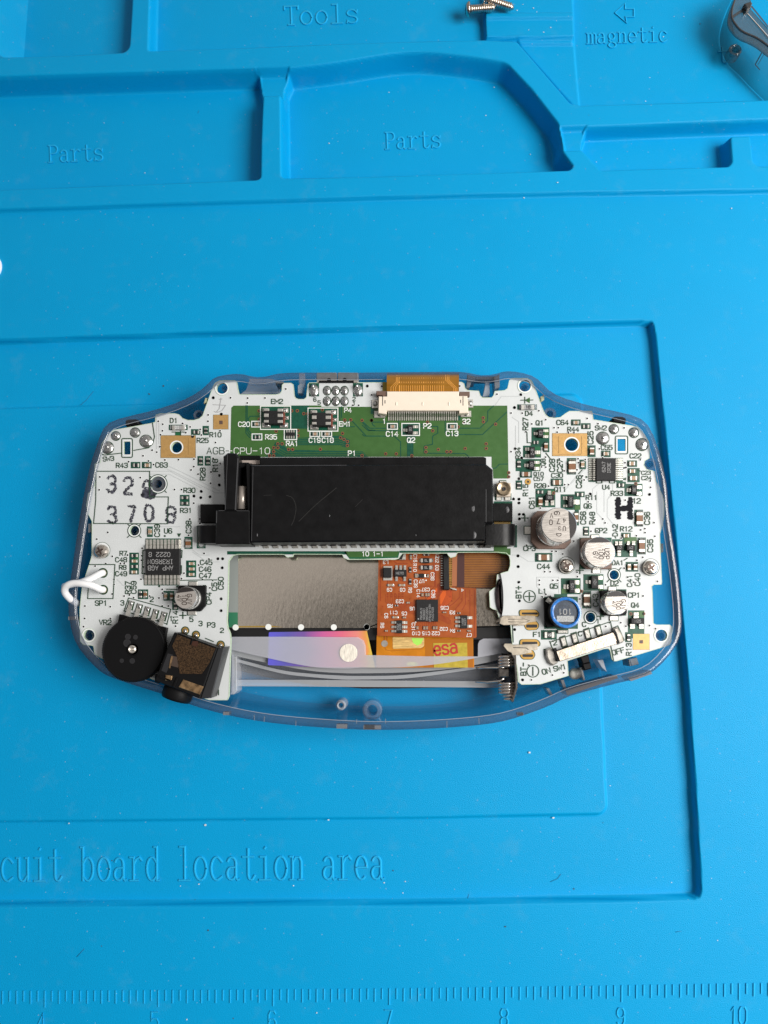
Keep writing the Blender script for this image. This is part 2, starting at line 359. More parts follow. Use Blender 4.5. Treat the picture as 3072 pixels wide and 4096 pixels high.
# typewriter letters for the mat: x 0..1 is the advance, y 1 is the x-height, 1.45 the ascender
SER = {
 'a': [arc(.42, .72, .26, .26, 160, 0, 7) + [(.68, .1), (.78, 0), (.9, .04)], [(.68, .56)] + arc(.4, .28, .27, .27, 80, 270, 8) + [(.55, .05), (.68, .2)]],
 'b': [[(.04, 1.45), (.18, 1.45), (.18, 0)], [(.18, .75)] + arc(.48, .5, .32, .5, 120, -120, 12) + [(.18, .2)]],
 'c': [[(.82, .78)] + arc(.48, .5, .34, .5, 60, 300, 13) + [(.82, .16)]],
 'd': [[(.6, 1.45), (.76, 1.45), (.76, 0), (.92, 0)], [(.76, .75)] + arc(.46, .5, .32, .5, 60, 300, 12) + [(.76, .2)]],
 'e': [[(.16, .52), (.82, .52)] + arc(.48, .5, .34, .5, 5, 310, 15)],
 'g': [arc(.45, .66, .28, .32, 0, 360, 14), [(.7, .92), (.9, .98)], arc(.48, -.18, .36, .24, 90, 450, 14), [(.3, .38), (.22, .22), (.4, .06), (.6, .06)]],
 'i': [[(.2, 1), (.5, 1), (.5, 0)], [(.15, 0), (.85, 0)], [(.47, 1.36), (.53, 1.42)]],
 'l': [[(.2, 1.45), (.5, 1.45), (.5, 0)], [(.15, 0), (.85, 0)]],
 'm': [[(.0, 1), (.12, 1), (.12, 0)], [(0, 0), (.24, 0)], [(.12, .8), (.3, 1), (.46, .9), (.5, .75), (.5, 0)], [(.4, 0), (.62, 0)], [(.5, .8), (.68, 1), (.84, .9), (.88, .75), (.88, 0), (.98, 0)]],
 'n': [[(.05, 1), (.2, 1), (.2, 0)], [(.05, 0), (.36, 0)], [(.2, .75), (.4, .97), (.62, .97), (.74, .8), (.74, 0)], [(.6, 0), (.9, 0)]],
 'o': [arc(.48, .5, .36, .5, 0, 360, 18)],
 'r': [[(.1, 1), (.32, 1), (.32, 0)], [(.1, 0), (.62, 0)], [(.32, .7), (.48, .92), (.68, 1), (.84, .86)]],
 's': [[(.8, .98), (.78, .78)] + arc(.46, .76, .3, .24, 20, 250, 8) + arc(.48, .25, .32, .25, 70, -160, 8) + [(.14, .02)]],
 't': [[(.44, 1.35), (.44, .22)] + arc(.62, .2, .18, .2, 180, 330, 5) + [(.86, .2)], [(.12, 1), (.8, 1)]],
 'u': [[(.05, 1), (.2, 1), (.2, .25)] + arc(.42, .24, .22, .24, 180, 330, 6) + [(.74, .25)], [(.6, 1), (.74, 1), (.74, 0), (.92, 0)]],
 'P': [[(.1, 1.42), (.55, 1.42)] + arc(.55, 1.08, .32, .34, 90, -90, 8) + [(.24, .74)], [(.24, 1.42), (.24, 0)], [(.08, 0), (.45, 0)]],
 'T': [[(.06, 1.18), (.06, 1.42), (.94, 1.42), (.94, 1.18)], [(.5, 1.42), (.5, 0)], [(.3, 0), (.7, 0)]],
 ' ': [],
}
def serif(mb, s, p0, p1, xh, z, h, m, w):
    """raised lettering with its baseline from pixel p0 to p1"""
    p0, p1 = np.array(p0, float), np.array(p1, float); n = len(s); u = (p1 - p0) / n; v = np.array([u[1], -u[0]]) / np.linalg.norm(u) * xh
    for i, ch in enumerate(s):
        for st in SER[ch]:
            mb.emboss([p0 + u * (i + x) + v * y for x, y in st], w, z, h, m)
# ================================================================== the blue silicone mat
def mat_material():
    m = bpy.data.materials.new("blue_silicone"); m.use_nodes = True; n = m.node_tree.nodes; L = m.node_tree.links
    b = n['Principled BSDF']; b.inputs['Roughness'].default_value = .42; b.inputs['Specular IOR Level'].default_value = .15
    co = n.new('ShaderNodeTexCoord')
    t = n.new('ShaderNodeTexNoise'); t.inputs['Scale'].default_value = .6; t.inputs['Detail'].default_value = 5; L.new(co.outputs['Object'], t.inputs['Vector'])
    r = n.new('ShaderNodeMixRGB'); r.inputs[1].default_value = (*MATBLUE_A, 1); r.inputs[2].default_value = (*MATBLUE_B, 1)
    L.new(t.outputs['Fac'], r.inputs[0])
    # pale lint and scuffs: sparse little flecks
    v = n.new('ShaderNodeTexVoronoi'); v.inputs['Scale'].default_value = 7.0; L.new(co.outputs['Object'], v.inputs['Vector'])
    lt = n.new('ShaderNodeMath'); lt.operation = 'LESS_THAN'; lt.inputs[1].default_value = .10; L.new(v.outputs['Distance'], lt.inputs[0])
    sp = n.new('ShaderNodeSeparateColor'); L.new(v.outputs['Color'], sp.inputs[0])
    gt = n.new('ShaderNodeMath'); gt.operation = 'GREATER_THAN'; gt.inputs[1].default_value = .80; L.new(sp.outputs[0], gt.inputs[0])
    mu = n.new('ShaderNodeMath'); mu.operation = 'MULTIPLY'; L.new(lt.outputs[0], mu.inputs[0]); L.new(gt.outputs[0], mu.inputs[1])
    mu2 = n.new('ShaderNodeMath'); mu2.operation = 'MULTIPLY'; L.new(mu.outputs[0], mu2.inputs[0]); mu2.inputs[1].default_value = .30
    mx = n.new('ShaderNodeMixRGB'); L.new(mu2.outputs[0], mx.inputs[0]); L.new(r.outputs[0], mx.inputs[1]); mx.inputs[2].default_value = (.42, .52, .58, 1)
    # worn chalky patches
    t3 = n.new('ShaderNodeTexNoise'); t3.inputs['Scale'].default_value = 1.7; t3.inputs['Detail'].default_value = 8; t3.inputs['Roughness'].default_value = .7
    L.new(co.outputs['Object'], t3.inputs['Vector'])
    mr = n.new('ShaderNodeMapRange'); mr.inputs[1].default_value = .56; mr.inputs[2].default_value = .8; mr.inputs[4].default_value = .22; L.new(t3.outputs['Fac'], mr.inputs[0])
    mx2 = n.new('ShaderNodeMixRGB'); L.new(mr.outputs[0], mx2.inputs[0]); L.new(mx.outputs[0], mx2.inputs[1]); mx2.inputs[2].default_value = (.10, .33, .50, 1)
    L.new(mx2.outputs[0], b.inputs['Base Color'])
    g = n.new('ShaderNodeTexNoise'); g.inputs['Scale'].default_value = 42; g.inputs['Detail'].default_value = 5; g.inputs['Roughness'].default_value = .65
    L.new(co.outputs['Object'], g.inputs['Vector'])
    bp = n.new('ShaderNodeBump'); bp.inputs['Strength'].default_value = .5; bp.inputs['Distance'].default_value = .02
    L.new(g.outputs['Fac'], bp.inputs['Height']); L.new(bp.outputs[0], b.inputs['Normal'])
    return m
MATBLUE_A = (.0003, .292, .60); MATBLUE_B = (.0006, .318, .64)
m_blue = mat_material()
m_paleblue = m_blue.copy(); m_paleblue.name = 'pale_blue_silicone'      # the raised letters and ruler marks are a paler blue
for q_ in m_paleblue.node_tree.nodes:
    if q_.type == 'MIX_RGB' and not q_.inputs[1].is_linked and not q_.inputs[2].is_linked: q_.inputs[1].default_value = (.012, .365, .68, 1); q_.inputs[2].default_value = (.018, .40, .72, 1)
RIM = .14
xs = np.concatenate([np.arange(-16, -10.4, .4), np.arange(-10.4, 10.4, .028), np.arange(10.4, 16.1, .4)])
ys = np.concatenate([np.arange(-13, -7.4, .4), np.arange(-7.4, 9.0, .034), np.arange(9.0, 17.3, .028), np.arange(17.3, 24, .4)])
GX, GY = np.meshgrid(xs, ys)
HF = np.zeros_like(GX)
def sdf(P, X, Y):
    """signed distance (negative inside) to polygon P"""
    d = np.full(X.shape, 1e9); ins = np.zeros(X.shape, bool); n = len(P)
    for i in range(n):
        a, b = P[i], P[(i + 1) % n]; e = b - a; wx, wy = X - a[0], Y - a[1]
        t = np.clip((wx * e[0] + wy * e[1]) / (e @ e + 1e-12), 0, 1)
        d = np.minimum(d, (wx - e[0] * t) ** 2 + (wy - e[1] * t) ** 2)
        c = (a[1] <= Y) != (b[1] <= Y)
        with np.errstate(divide='ignore', invalid='ignore'):
            xi = a[0] + (Y - a[1]) * e[0] / e[1]
        ins ^= c & (X < xi)
    d = np.sqrt(d); return np.where(ins, -d, d)
def region(pts, z, dh, w, mode='set', r=8, off=0.0):
    """inside the pixel polygon the mat's height goes to dh over a sloped edge of width w"""
    global HF
    P = at(rrect(pts, r), z) if r else at(pts, z)
    lo, hi = P.min(0) - .6, P.max(0) + .6
    i0, i1 = np.searchsorted(ys, [lo[1], hi[1]]); j0, j1 = np.searchsorted(xs, [lo[0], hi[0]])
    X, Y = GX[i0:i1, j0:j1], GY[i0:i1, j0:j1]
    s = sdf(P, X, Y); t = np.clip((off - s) / w, 0, 1)
    t = np.where(t < .18, t * t * 2.3, np.where(t > .82, 1 - (1 - t) ** 2 * 2.3, .0745 + (t - .18) * (.851 / .64)))
    cur = HF[i0:i1, j0:j1]
    new = cur * (1 - t) + dh * t
    HF[i0:i1, j0:j1] = new if mode == 'set' else np.minimum(cur, new) if mode == 'min' else cur + dh * t
# the tray border above the work area
region([(-900, 876), (0, 846), (768, 818), (1536, 794), (2300, 778), (3072, 767), (4000, 755), (4000, -2500), (-900, -2500)], .05, RIM, .055, off=.03, r=0)
# compartments
P1 = [(-900, 328), (0, 302), (560, 284), (1020, 268), (1040, 275), (1056, 372), (1048, 560), (1046, 712), (1030, 722), (0, 762), (-900, 790)]
region(P1, RIM, -.50, .17, r=14)
P2 = [(1118, 330)] + smooth_open([(1146, 270), (1330, 248), (1536, 215), (1640, 205), (1740, 207), (1906, 226), (2012, 244)], 5) + [(2036, 256), (2130, 355), (2236, 491), (2256, 560), (2254, 604),
      (2297, 662), (2290, 676), (2277, 684), (1767, 700), (1536, 708), (1136, 716), (1122, 706)]
region(P2, RIM, -.50, .17, r=10)
region([(1018, 266), (1160, 262), (1160, 384), (1018, 388)], RIM, -.14, .16, 'min', r=6)          # dip at the head of the divider
P3 = [(2342, 504), (2700, 488), (3072, 474), (3600, 458), (3600, 654), (3032, 668), (3010, 650), (2999, 545), (2925, 548), (2932, 650), (2916, 669), (2660, 676), (2402, 684),
      (2324, 600), (2324, 556)]
region(P3, RIM, -.32, .13, r=8)
region([(2236, 503), (2350, 498), (2350, 604), (2258, 606)], RIM, -.02, .10, 'min', r=4)
region([(2915, 480), (3010, 476), (3010, 548), (2915, 548)], RIM, -.04, .10, 'min', r=4)
U1 = [(14, -900), (12, 0), (10, 232), (250, 226), (500, 212), (521, 190), (532, 0), (560, -900)]
region(U1, RIM, -.46, .18, r=16)
U2 = [(610, -900), (596, 0), (590, 206), (1000, 192), (1390, 176), (1536, 171), (1934, 162), (2066, 168), (2180, 300), (2280, 416), (2320, 424), (2700, 414), (3072, 402), (3900, 385), (3900, -900)]
ZT = -.26
region(U2, RIM, ZT, .12, r=10)
# ribbed magnetic block in the tools compartment
region([(1936, -500), (1936, 0), (1940, 152), (2064, 158), (2306, 430), (2326, 424), (2303, 160), (2298, 0), (2290, -500)], -.1, ZT + .06, .05, r=0)
region([(1930, -500), (1932, 52), (1938, 162), (2302, 158), (2296, 40), (2286, -500)], -.1, ZT + .24, .06, r=0)
region([(1932, 52), (1936, 80), (2298, 78), (2296, 50)], 0, .07, .05, 'add', r=0)
region([(1936, 140), (1938, 162), (2300, 162), (2300, 138)], 0, .07, .05, 'add', r=0)
region([(1928, -40), (1930, -14), (2292, -16), (2290, -42)], 0, .07, .05, 'add', r=0)
# recess where the board lies, with its raised plate
region([(-900, 1388), (0, 1357), (768, 1328), (1536, 1304), (2560, 1281), (2612, 1286), (2622, 1330), (2659, 1700), (2708, 2200), (2753, 2700), (2784, 3140), (2808, 3560), (2802, 3588),
        (2770, 3599), (2300, 3610), (1700, 3621), (0, 3627), (-900, 3632)], 0, -.24, .045, r=10)
region([(-900, 1668), (0, 1634), (700, 1613), (2300, 1577), (2328, 1603), (2366, 2150), (2404, 2750), (2427, 3232), (2404, 3257), (1700, 3272), (0, 3287), (-900, 3298)], -.2, -.17, .05, r=14, off=.02)
ny, nx = HF.shape
bm_v = np.stack([GX, GY, HF], -1).reshape(-1, 3).astype(np.float32)
idx = np.arange(ny * nx).reshape(ny, nx)
quads = np.stack([idx[:-1, :-1], idx[:-1, 1:], idx[1:, 1:], idx[1:, :-1]], -1).reshape(-1, 4)
# underside and edges, so that the mat has its thickness
ring_i = np.concatenate([idx[0, :], idx[1:, -1], idx[-1, -2::-1], idx[-2:0:-1, 0]])
low = bm_v[ring_i].copy(); low[:, 2] = -.75; base = len(bm_v)
bm_v = np.concatenate([bm_v, low]); nr = len(ring_i); lo_i = base + np.arange(nr)
sides = np.stack([ring_i, lo_i, np.roll(lo_i, -1), np.roll(ring_i, -1)], -1)
allq = np.concatenate([quads, sides])
me = bpy.data.meshes.new("silicone_mat")
me.vertices.add(len(bm_v)); me.vertices.foreach_set('co', bm_v.ravel())
me.loops.add(allq.size + nr); me.polygons.add(len(allq) + 1)
me.loops.foreach_set('vertex_index', np.concatenate([allq.ravel(), lo_i[::-1]]).astype(np.int32))
me.polygons.foreach_set('loop_start', np.concatenate([np.arange(len(allq)) * 4, [allq.size]]).astype(np.int32))
me.update(calc_edges=True); me.validate()
me.polygons.foreach_set('use_smooth', np.ones(len(me.polygons), bool)); me.materials.append(m_blue)
ROOT = None
mat_o = bpy.data.objects.new("silicone_mat", me); COL.objects.link(mat_o)
tag(mat_o, "bright blue silicone repair mat with moulded parts trays and an inch ruler, lying under everything", "mat")
# raised lettering of the mat
def word(*a):
    q = MB(); serif(q, *a); q.build('embossed_word', mat_o)
lt = MB()
zp_, zu = -.50, ZT
word("Parts", R1([(206, 702)])[0], R1([(452, 692)])[0], 47, zp_, .026, m_paleblue, 5.6)
word("Parts", R2([(2, 645)])[0], R2([(252, 636)])[0], 47, zp_, .026, m_paleblue, 5.6)
word("Tools", R1([(1226, 108)])[0], R1([(1556, 97)])[0], 52, zu, .026, m_paleblue, 6.0)
word("magnetic", R2([(876, 189)])[0], R2([(1230, 179)])[0], 42, zu, .026, m_paleblue, 5.0)
word("t", R2([(1440, 273)])[0], R2([(1496, 270)])[0], 46, zu, .026, m_paleblue, 5.0)
for w_, i0, i1 in (("circuit", 0, 7), ("board", 8, 13), ("location", 14, 22), ("area", 23, 27)):
    q0, q1 = np.array(R7([(-190, 318)])[0]), np.array(R7([(1506, 309)])[0]); word(w_, q0 + (q1 - q0) * i0 / 27, q0 + (q1 - q0) * i1 / 27, 92, -.24, .030, m_paleblue, 8.0)
ar = R2([(998, 55), (1042, 14), (1042, 38), (1080, 38), (1080, 72), (1044, 72), (1048, 98), (998, 55)])
lt.emboss(ar, 4, zu, .026, m_paleblue)
lt.build("embossed_arrow", mat_o)
# inch ruler along the lower edge: sixteenths
rl = MB()
tx = [179, 633, 1093, 1557.5, 2021.7, 2487, 2957]
def tick_x(i): return float(np.interp(i, np.arange(-1, 9), [tx[0] - 452] + tx + [tx[-1] + 472, tx[-1] + 946]))
for k in range(-8, 16 * 7):
    X = tick_x(1 + k / 16 - 0) if False else float(np.interp(k / 16, np.arange(-1, 8), [tx[0] - 452] + tx + [tx[-1] + 472]))
    if X < -90 or X > 3160: continue
    yt = 3963.5 - (X / 3072) * 32 + 6 * math.sin(X / 3072 * math.pi)
    ln = 66 if k % 16 == 0 else (52 if k % 2 == 0 else 42)
    rl.emboss([(X, yt + 2), (X - ln * .005, yt + ln)], 5.2, 0, .022, m_paleblue)
for num, X in zip(["4", "5", "6", "7", "8", "9", "10"], tx):
    yb = 4044 + 75 - (X / 3072) * 26 if False else 4128 - (X / 3072) * 27
    cx = X - (14 if X < 1000 else 4)
    for i, ch in enumerate(num):
        for st in FONT[ch]:
            ox = cx - 14 + (i - (len(num) - 1) / 2) * 38
            rl.emboss([(ox + x * 28, yb - 74 + (1 - y) * 70) for x, y in st], 5.5, 0, .022, m_paleblue)
rl.build("ruler_marks", mat_o)
# lint and crumbs that lie on it
m_lint = mat("lint", (.62, .68, .70), .8, var=.3, vscale=30); m_grit = mat("grit", (.05, .06, .07), .8); m_hair = mat("hair", (.012, .13, .28), .7)
du = MB()
def hz(px):
    w = at([px], 0)[0]
    return float(HF[min(ny - 1, np.searchsorted(ys, w[1])), min(nx - 1, np.searchsorted(xs, w[0]))])
def fleck(px, r, m):
    z0 = hz(px); c = at([px], z0)[0]; n = random.choice((4, 5, 6)); a0 = random.uniform(0, 6); st = random.uniform(.45, 1)
    P = [(c[0] + r * math.cos(a0 + 6.283 * i / n) * random.uniform(.6, 1.1), c[1] + st * r * math.sin(a0 + 6.283 * i / n) * random.uniform(.6, 1.1)) for i in range(n)]
    du.prismw(P, z0 + .001, z0 + r * random.uniform(.5, 1.0), m)
KN = [(R1(626, 748), 3), (R1(1422, 620), 3), (R1(450, 532), 2.2), (R1(66, 541), 2.2), (R1(1085, 72), 2), (R2(22, 400), 3.2), (R2(440, 500), 3.4), (R2(632, 668), 2.6), (R2(575, 381), 3), (R2(476, 378), 3),
      (R2(1500, 902), 4), (R2(604, 856), 3.6), (R2(750, 790), 4), (R2(918, 700), 2.5), (R2(1130, 438), 3), (R2(1148, 336), 2.4), (R2(1434, 456), 2.6), (R2(645, 36), 3), (R2(1206, 160), 3),
      (R2(690, 140), 3), (R2(720, 120), 3), (R2(625, 130), 2.6), (R2(600, 20), 2.6), (R2(575, 46), 3.5), (R2(660, 52), 2.5), (R2(745, 90), 2), (R2(1295, 72), 2), (R2(1253, 72), 2), (R2(95, 95), 2), (R2(1365, 104), 2),
      (R7(803, 97), 4.5), (R7(1283, 77), 4), (R7(1500, 322), 3.5), (R7(1582, 318), 3), (R7(777, 328), 3.4), (R7(1146, 334), 3), (R7(1573, 362), 2.5), (R7(270, 90), 3), (R7(1237, 830), 3), (R7(730, 856), 3), (R7(705, 335), 2),
      (R8(620, 690), 5), (R8(505, 375), 5), (R8(1192, 1003), 2.5), (R8(895, 535), 3), (R8(1415, 1283), 2), (R8(1385, 983), 2), (R8(590, 490), 2), (R8(35, 410), 2), (R8(930, 150), 2)]
for p, r in KN: fleck(p, r * .0065, m_lint)
for p, r in [(R7(762, 390), 3), (R7(813, 508), 3.4), (R7(911, 852), 3.4), (R7(438, 236), 2.6), (R8(388, 1216), 3.6), (R8(720, 1034), 3), (R8(860, 714), 2.4), (R7(1535, 275), 3), (R7(397, 570), 2), (R2(885, 498), 2), (R2(1365, 104), 3),
             ((598, 1577), 4), ((655, 1543), 3), ((800, 2960), 2), (T1(1030, 240), 4), (T1(880, 318), 2.6)]: fleck(p, r * .006, m_grit)
for i in range(420):
    p = (random.uniform(0, 3072), random.choice((random.uniform(0, 900), random.uniform(3200, 4096), random.uniform(850, 1480), random.uniform(2900, 3700))))
    fleck(p, random.choice((.0035, .005, .005, .0075)), m_lint)
for pts in ([R8(605, 1000), R8(640, 985), R8(658, 962)], [T1(185, 438), T1(240, 390), T1(318, 295)], [R8(205, 1085), R8(212, 1060)], [R7(300, 612), R7(330, 580)], [R8(1210, 1243), R8(1240, 1238)], [R1(855, 490), R1(860, 478)]):
    du.tube([(*at([p], hz(p))[0], hz(p) + .006) for p in pts], .0045, m_hair, 5)
du_o = du.build("lint"); du_o['kind'] = 'stuff'; du_o['label'] = "pale lint specks and dark grit scattered over the blue mat"; du_o['category'] = "dust"
# pale chalky smudges right of the shell
# ================================================================== the opened handheld console
ZP, TH = .95, .10               # top of the circuit board, its thickness
ZF = -.17                       # where the shell rests on the mat
m_white = mat("white_solder_mask", (.61, .635, .64), .38, spec=.5, var=.025, vscale=3, bump=.08, bscale=30)
m_edge = mat("board_edge", (.50, .62, .46), .6, var=.2, vscale=25)
m_green = mat("green_solder_mask", (.042, .120, .027), .35, var=.06, vscale=6)
m_dgreen = mat("dark_green_mask", (.004, .072, .042), .32, var=.15, vscale=14)
m_mgreen = mat("mid_green_mask", (.012, .115, .045), .32, var=.12, vscale=14)
m_ink = mat("green_print", (.011, .052, .021), .5, var=.15, vscale=40)
m_wink = mat("white_print", (.78, .80, .78), .5)
m_trace = mat("mask_over_track", (.50, .525, .53), .36)
m_gold = mat("gold_pad", (.56, .335, .12), .38, metal=.4, var=.08, vscale=20)
m_goldw = mat("gold_rim", (.70, .42, .12), .3, metal=.8)
m_hole = mat("drilled_hole", (.012, .012, .014), .6)
m_rust = mat("via_rim", (.24, .085, .03), .45)
m_viaw = mat("via_rim_white", (.80, .82, .82), .4)
m_solder = mat("solder", (.50, .50, .49), .24, metal=.9, var=.25, vscale=30, bump=.3, bscale=25)
m_tin = mat("tinned_lead", (.62, .60, .55), .3, metal=.65, var=.2, vscale=30)
m_term = mat("plated_terminal", (.70, .68, .63), .38, metal=.8, var=.15, vscale=40)
m_black = mat("black_plastic", (.0045, .0045, .005), .38, spec=.22, var=.25, vscale=4, bump=.12, bscale=18)
m_blackm = mat("black_epoxy", (.013, .013, .014), .55, spec=.3, var=.2, vscale=30, bump=.15, bscale=40)
m_bsoft = mat("black_plastic_matt", (.005, .005, .0055), .5, spec=.16, bump=.1, bscale=30)
m_bedge = mat("worn_black_edge", (.022, .022, .024), .35)
m_cap = mat("brown_ceramic", (.20, .085, .035), .4, var=.1, vscale=40)
m_capb = mat("beige_ceramic", (.36, .24, .15), .45, var=.1, vscale=40)
m_res = mat("black_resistor", (.015, .016, .018), .4)
m_grey = mat("grey_marking", (.33, .33, .33), .6)
m_alu = mat("brushed_can", (.86, .80, .74), .23, metal=.85, var=.10, vscale=5, aniso=(1.2, 12, 1))
m_aluside = mat("can_side", (.80, .78, .76), .2, metal=.85)
m_canink = mat("can_black_print", (.022, .018, .018), .42, var=.3, vscale=40)
m_cantxt = mat("can_lettering", (.05, .035, .028), .5)
m_base_b = mat("brown_base", (.17, .105, .08), .5, var=.1, vscale=9)
m_steel = mat("bright_steel", (.66, .62, .56), .24, metal=.65, var=.15, vscale=6)
m_steeld = mat("dark_steel", (.30, .28, .26), .2, metal=1, var=.2, vscale=10)
m_screw = mat("nickel_screw", (.62, .56, .50), .24, metal=1, bump=.35, bscale=16)
m_cream = mat("cream_plastic", (.80, .70, .58), .45, var=.02, vscale=8)
m_brownp = mat("brown_plastic", (.14, .085, .065), .5)
m_stamp = mat("blue_black_stamp", (.045, .046, .062), .6, spec=.2, var=.8, vscale=14)
m_stampb = mat("black_stamp", (.004, .0045, .008), .6, spec=.15, var=.3, vscale=20)
m_pencil = mat("pencil", (.36, .36, .37), .6)
m_bodycl = clear("clear_shell", (.94, .955, .97), (.58, .62, .68), .10, .45, .015, (.5, .53, .60))
m_floorcl = clear("clear_floor", (.93, .95, .97), (.6, .66, .72), .12, .18)
m_ribcl = clear("clear_rib", (.86, .89, .92), (.6, .65, .7), .18, .35, .36, (.80, .82, .86))
m_milky = clear("frosted_film", (.94, .94, .96), (.8, .82, .85), .35, .2, .30, (.76, .77, .84))
tl = at([(271, 2440), (2729, 2440), (1500, 1490), (1500, 2920)], ZP)
con = root("handheld_console", (float((tl[0, 0] + tl[1, 0]) / 2), float((tl[2, 1] + tl[3, 1]) / 2), ZF),
           "opened handheld game console lying face down, white circuit board in a clear shell", "game console")
# ------------------------------------------------------------------ clear front shell
so = (T1((312, 930), (345, 922), (382, 730), (410, 665), (455, 610), (540, 572), (720, 545), (900, 502), (1150, 425), (1350, 335), (1472, 262), (1492, 190), (1560, 158)) +
      T2((0, 150), (128, 126), (250, 106), (340, 112), (388, 150), (398, 158), (590, 158), (602, 128), (640, 106), (1055, 104), (1490, 106)) +
      T3((0, 105), (250, 102), (985, 94), (1110, 94), (1152, 130), (1160, 140), (1362, 140), (1375, 112), (1405, 90), (1500, 88)) +
      T4((0, 84), (100, 95), (200, 124), (252, 152), (282, 210), (330, 265), (400, 315), (600, 375), (800, 430), (1000, 470), (1150, 495), (1235, 525), (1292, 585), (1330, 660), (1385, 820), (1432, 1000), (1478, 1240)) +
      M4((1462, 60), (1478, 250), (1535, 600), (1585, 960), (1608, 1300)) + B4((1608, 300), (1580, 405), (1520, 505), (1400, 612), (1335, 690), (1305, 712), (1122, 768), (1088, 760), (850, 826), (520, 912), (452, 936), (440, 980), (250, 1042), (0, 1128)) +
      B3((1450, 1242), (1190, 1278), (860, 1304), (500, 1322), (0, 1328)) + B2((1300, 1312), (850, 1282), (500, 1242), (180, 1185), (0, 1135)) +
      B1((1300, 1072), (1030, 952), (880, 918), (452, 775), (358, 742), (345, 664), (250, 602), (170, 520), (112, 405), (80, 285), (58, 150)) + M1((58, 1160), (62, 1060), (85, 950), (120, 700), (160, 420), (200, 180), (228, 30)) + T1((258, 1180), (290, 1020)))
WS = at(so, ZP + .04)
if area2(WS) < 0: WS = WS[::-1]
def loft(mb, loops, m, smooth=True):
    n = len(loops[0][0]); V = []
    for P, z in loops: V += [(x, y, z) for x, y in P]
    F = [(j * n + i, j * n + (i + 1) % n, (j + 1) * n + (i + 1) % n, (j + 1) * n + i) for j in range(len(loops) - 1) for i in range(n)]
    mb.add(V, F, m, smooth)
def resample(P, step):
    out = []; n = len(P)
    for i in range(n):
        a, b = P[i], P[(i + 1) % n]; k = max(1, int(np.linalg.norm(b - a) / step))
        for t in range(k): out.append(a + (b - a) * t / k)
    return np.array(out)
WS = resample(WS, .25)
def soft(P, it):
    for _ in range(it): P = .25 * np.roll(P, 1, 0) + .5 * P + .25 * np.roll(P, -1, 0)
    return P
WSs = soft(WS, 2)
def sm_in(d, it=6): return soft(inset(soft(WS, it), d), it)
mb = MB()
loft(mb, [(sm_in(.36, 12), ZF), (sm_in(.22, 8), ZF + .06), (sm_in(.09, 5), ZF + .26), (sm_in(.03, 3), ZF + .6), (WSs, ZP - .12), (WSs, ZP + .05)], m_bodycl)
m_rim = clear('clear_rim', (.62, .65, .70), (.36, .39, .44), .16, .34, .05, (.42, .43, .48))  # darker tint than the walls imitates the dark refraction band of the rim
loft(mb, [(WSs, ZP + .05), (inset(WSs, .035), ZP + .075), (inset(WSs, .15), ZP + .075), (inset(WSs, .17), ZP + .04)], m_rim)
loft(mb, [(inset(WSs, .17), ZP + .04), (sm_in(.19, 3), ZP - .3), (sm_in(.21, 5), ZF + .45), (sm_in(.30, 8), ZF + .2), (sm_in(.42, 12), ZF + .13)], m_bodycl)
shell = mb.build("shell", con)
ed = MB(); q = inset(WSs, .172); q = soft(q, 1); ed.tube([(x, y, ZP + .045) for x, y in np.concatenate([q, q[:1]])], .009, clear('rim_highlight_milk', (.9, .92, .95), (.8, .8, .85), .3, .12, .30, (.62, .66, .72)), 6)  # milky tube added to imitate the bright highlight along the rim
ed.build('rim_highlight', shell)
fl = MB(); fl.flatw(sm_in(.41, 12), ZF + .128, m_floorcl)
shell_floor = fl.build("shell_floor", shell)
m_post = clear('clear_post', (.88, .91, .94), (.5, .55, .62), .12, .5, .10, (.7, .73, .78))
# wall lugs and posts of the shell
pg = MB()
def post(T, x, y, r, z0, z1, m=m_bodycl):
    c = at([T(x, y)], z1)[0]; rw = r * T.k * .0058
    pg = MB(); pg.lathe(c, [(rw, z0), (rw, z1), (rw * .55, z1), (rw * .55, z0)], m, 24); pg.build('screw_post', shell)
for T, x, y, r in ((T1, 1390, 535, 55), (T4, 355, 485, 60), (T4, 1302, 965, 62), (T1, 1660, 262, 40), (T4, 118, 232, 40), (M1, 733, 445, 46), (T1, 975, 1240, 78), (M4, 965, 828, 44), (B4, 740, 165, 45), (B1, 275, 365, 50), (B4, 1412, 340, 50)):
    post(T, x, y, r, ZF + .13, ZP - (.25 if T is not T1 or r != 78 else .02), m_post)
c = at([B3(100, 1125)], .45)[0]; pg = MB(); pg.lathe(c, [(.22, ZF + .13), (.22, .45), (.19, .47), (.12, .47), (.10, .3), (.10, ZF + .13)], m_post, 30); pg.build('screw_post', shell)
c = at([B2(1310, 1075)], .5)[0]; pg = MB(); pg.lathe(c, [(.13, ZF + .13), (.115, .47), (.08, .52), (.055, .5), (.05, .2)], clear("boss_clear", (.55, .6, .66), (.3, .35, .4), .2, .5, .35), 24)
pg.build("screw_post", shell)
